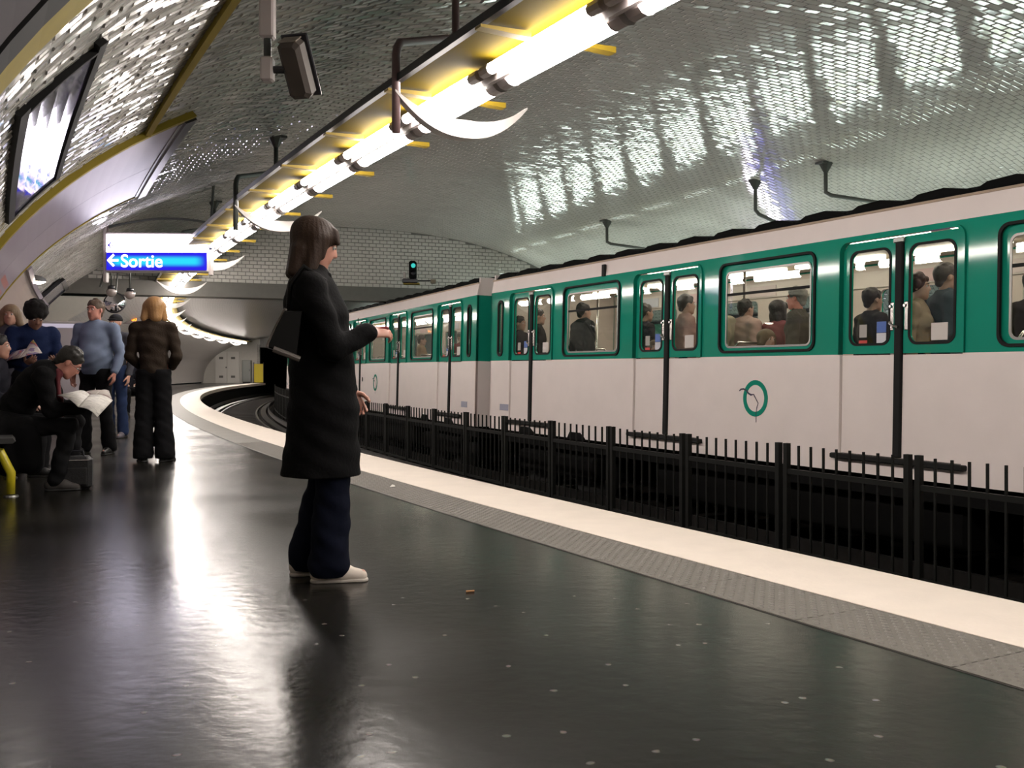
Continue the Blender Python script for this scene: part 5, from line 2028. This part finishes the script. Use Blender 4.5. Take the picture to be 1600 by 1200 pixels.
MB().box((-.35, -.05, .20), (.05, .3, .40)).build('leg', m_dark, e)
MB().box((.35, -.05, .20), (.05, .3, .40)).build('leg', m_dark, e)

# ---- litter
e = MB().tube([Vector(P(3.8, -1.89, .005)), Vector(P(3.8, -1.89, .005)) + Vector((.035, .01, 0))], .0045, 8).build('cigarette_butt', M('butt_tan', (.40, .20, .08), .8))
tag(e, 'tiny tan cigarette butt on the dark floor right of the woman\'s shoes', 'litter')
mb = MB()
p = Vector(P(7.48, -.8, .012))
mb.add([p + Vector(v) for v in ((-.02, -.015, 0), (.025, -.01, .004), (.02, .02, .010), (-.015, .018, .003), (0, 0, .02))], [(0, 1, 4), (1, 2, 4), (2, 3, 4), (3, 0, 4), (3, 2, 1, 0)])
tag(mb.build('paper_scrap', M('paper_white', (.7, .68, .64), .8)), 'white paper scrap lying on the grey tactile tiles', 'litter')

# ---- passengers in the train
car0 = cars[0]


def in_car(ci, lx, ly, label, face, H, col, hairs, skin=(.42, .24, .18), sit=False, pose=None, fem=False, kind='jacket', thick=.012, yaw=0):
    mw = cars[ci].matrix_world
    if ci == 0:      # keep each passenger behind the window it is seen through
        lx = (lx + 1.45) * (7.1 - ly) / 7.1 - 1.45
    p = mw @ Vector((lx, ly, .12))
    rz = cars[ci].rotation_euler.z + math.radians(face)
    ps_ = dict(SIT) if sit else {}
    if pose:
        ps_.update(pose)
    ps_['yaw'] = math.radians(yaw)
    if ci == 0 and H > 1.5:
        H *= 1.04
    return person(label, tuple(p), rz, H, ps_, .0095, skin, top=dict(kind=kind, name='passenger_cloth_%.3f_%.3f_%.3f' % col, col=col, thick=thick, hem=.45 if sit else .80), trousers=BLACK_TR, shoes=BLACK_SH, hair=hairs, fem=fem)


HD = lambda st_='short', mat='p_dark', col=(.012, .009, .008): dict(style=st_, mat=mat, col=col)
# face 180 = looking away from the platform; 0 = looking at the platform
in_car(0, 10.42, -.36, 'man in a dark suit, back turned, in the nearest car\'s farthest wide window', 175, 1.74, (.018, .020, .022), HD(), thick=.05)
in_car(0, 8.92, -.50, 'grey-brown-haired passenger standing behind the left leaf of the middle door', 170, 1.66, (.035, .032, .030), HD('short', 'p_grey', (.06, .05, .045)))
in_car(0, 8.72, -.28, 'child with light brown hair low in the left leaf of the middle door', 60, 1.22, (.40, .22, .05), HD('bob', 'p_light', (.12, .07, .04)), skin=(.55, .28, .20), fem=True)
in_car(0, 8.08, -.34, 'person in a pink shirt behind the right leaf of the middle door', 160, 1.70, (.42, .25, .22), HD('short', 'p_brown', (.03, .022, .018)), kind='shirt', thick=.02)
in_car(0, 7.50, -.35, 'passenger in a cream jacket at the left end of the wide central window', -90, 1.68, (.38, .33, .24), HD())
in_car(0, 7.02, -.70, 'woman in a dusty pink jacket seen from behind in the central window', 178, 1.62, (.46, .30, .26), HD(), fem=True, thick=.055)
in_car(0, 6.72, -.55, 'seated passenger with light brown hair at the bottom of the central window', 90, 1.62, (.22, .15, .10), HD('bob', 'p_ash', (.12, .08, .045)), sit=True)
in_car(0, 6.50, -.85, 'woman with long dark hair in the central window of the nearest car', 180, 1.60, (.20, .06, .06), HD('long', 'p_darkb', (.02, .015, .013)), fem=True)
in_car(0, 6.22, -.40, 'grey-haired red-faced man looking down, right end of the central window', -60, 1.66, (.07, .06, .045), HD('short', 'p_silver', (.20, .18, .16)), skin=(.48, .16, .11))
in_car(0, 5.25, -.60, 'passenger in a black leather jacket behind the left leaf of the nearest full door', 165, 1.60, (.035, .032, .034), HD('short', 'p_darkb', (0, 0, 0)), thick=.02)
in_car(0, 4.74, -.36, 'woman with curly brown hair and beige coat in the nearest full door', 120, 1.66, (.30, .23, .16), HD('curly', 'p_curl', (.045, .018, .014)), fem=True)
in_car(0, 4.44, -.62, 'tall passenger in a slate blue coat behind the right leaf of the nearest full door', 150, 1.76, (.045, .065, .075), HD('short', 'p_grey', (0, 0, 0)), thick=.03)
in_car(0, 3.62, -.60, 'dark-haired passenger in a brown jacket in the window at the right edge', 178, 1.62, (.030, .020, .015), HD())
in_car(0, 12.35, -.45, 'dark passenger in the left leaf of the nearest car\'s farthest door', 120, 1.66, (.025, .020, .024), HD())
in_car(0, 11.75, -.42, 'man in a black coat in the right leaf of the nearest car\'s farthest door', 150, 1.74, (.016, .015, .015), HD('short', 'p_brown', (0, 0, 0)))
in_car(1, 1.15, -.45, 'dark passenger in the nearest door of the second train car', 170, 1.74, (.016, .015, .018), HD())
in_car(1, 3.3, -.9, 'passenger in a wine coat in the second train car\'s first wide window', 100, 1.62, (.16, .05, .05), HD('short', 'p_grey', (0, 0, 0)))
in_car(1, 5.1, -.6, 'passenger in a sand coat in the second door of the second train car', 150, 1.60, (.30, .20, .13), HD('short', 'p_brown', (0, 0, 0)))

# ================================================================== FAR PLATFORM WALL POSTERS (seen through the train windows)
for k, (s, lab) in enumerate(((3, 'blue'), (8, 'violet'), (13, 'white'), (18, 'green'))):
    r_ = empty('advertising_poster', (0, 0, 0), (0, 0, 0), 'large %s advertising poster on the wall of the far platform, seen through the train' % lab, 'poster')
    cols_ = [[(.05, .06, .4), (.1, .1, .6), (.6, .5, .7), (.5, .5, .5)], [(.2, .1, .4), (.3, .2, .5), (.6, .4, .6), (.1, .1, .2)], [(.5, .5, .5), (.6, .5, .5), (.4, .3, .3), (.6, .6, .6)], [(.1, .3, .2), (.2, .4, .3), (.5, .5, .4), (.1, .2, .2)]][k]
    bay_panel('print', s, s + 3.6, math.pi - .44, math.pi - .20, .045, glossy_poster_mat('far_poster_%d' % k, cols_, 3, .3), r_, dep=.02)
    bay_panel('frame', s - .08, s + 3.68, math.pi - .455, math.pi - .44, .02, m_dark, r_, dep=.06)
    bay_panel('frame', s - .08, s + 3.68, math.pi - .20, math.pi - .19, .02, m_dark, r_, dep=.06)

# ---- lit sign over the far platform, mirrored in the tiles of the vault above the train roof
fs = empty('direction_sign', P(13.6, 8.0, 2.62), (0, 0, hd(13.6)), 'lit violet and white sign over the far platform, hidden by the train', 'sign')
MB().box((0, 0.02, 0), (1.5, .18, .5), bev=.015).build('sign_case', m_grey, fs)
MB().box((0, -.08, .12), (1.45, .02, .22)).build('white_panel', bpy.data.materials['sign_white'], fs)
MB().box((0, -.08, -.12), (1.45, .02, .22)).build('blue_panel', bpy.data.materials['sign_blue_far'], fs)
MB().tube([(-.6, 0, .25), (-.6, 0, .75)], .02, 8).build('suspension_rod', m_rodd, fs)
MB().tube([(.6, 0, .25), (.6, 0, .55)], .02, 8).build('suspension_rod', m_rodd, fs)
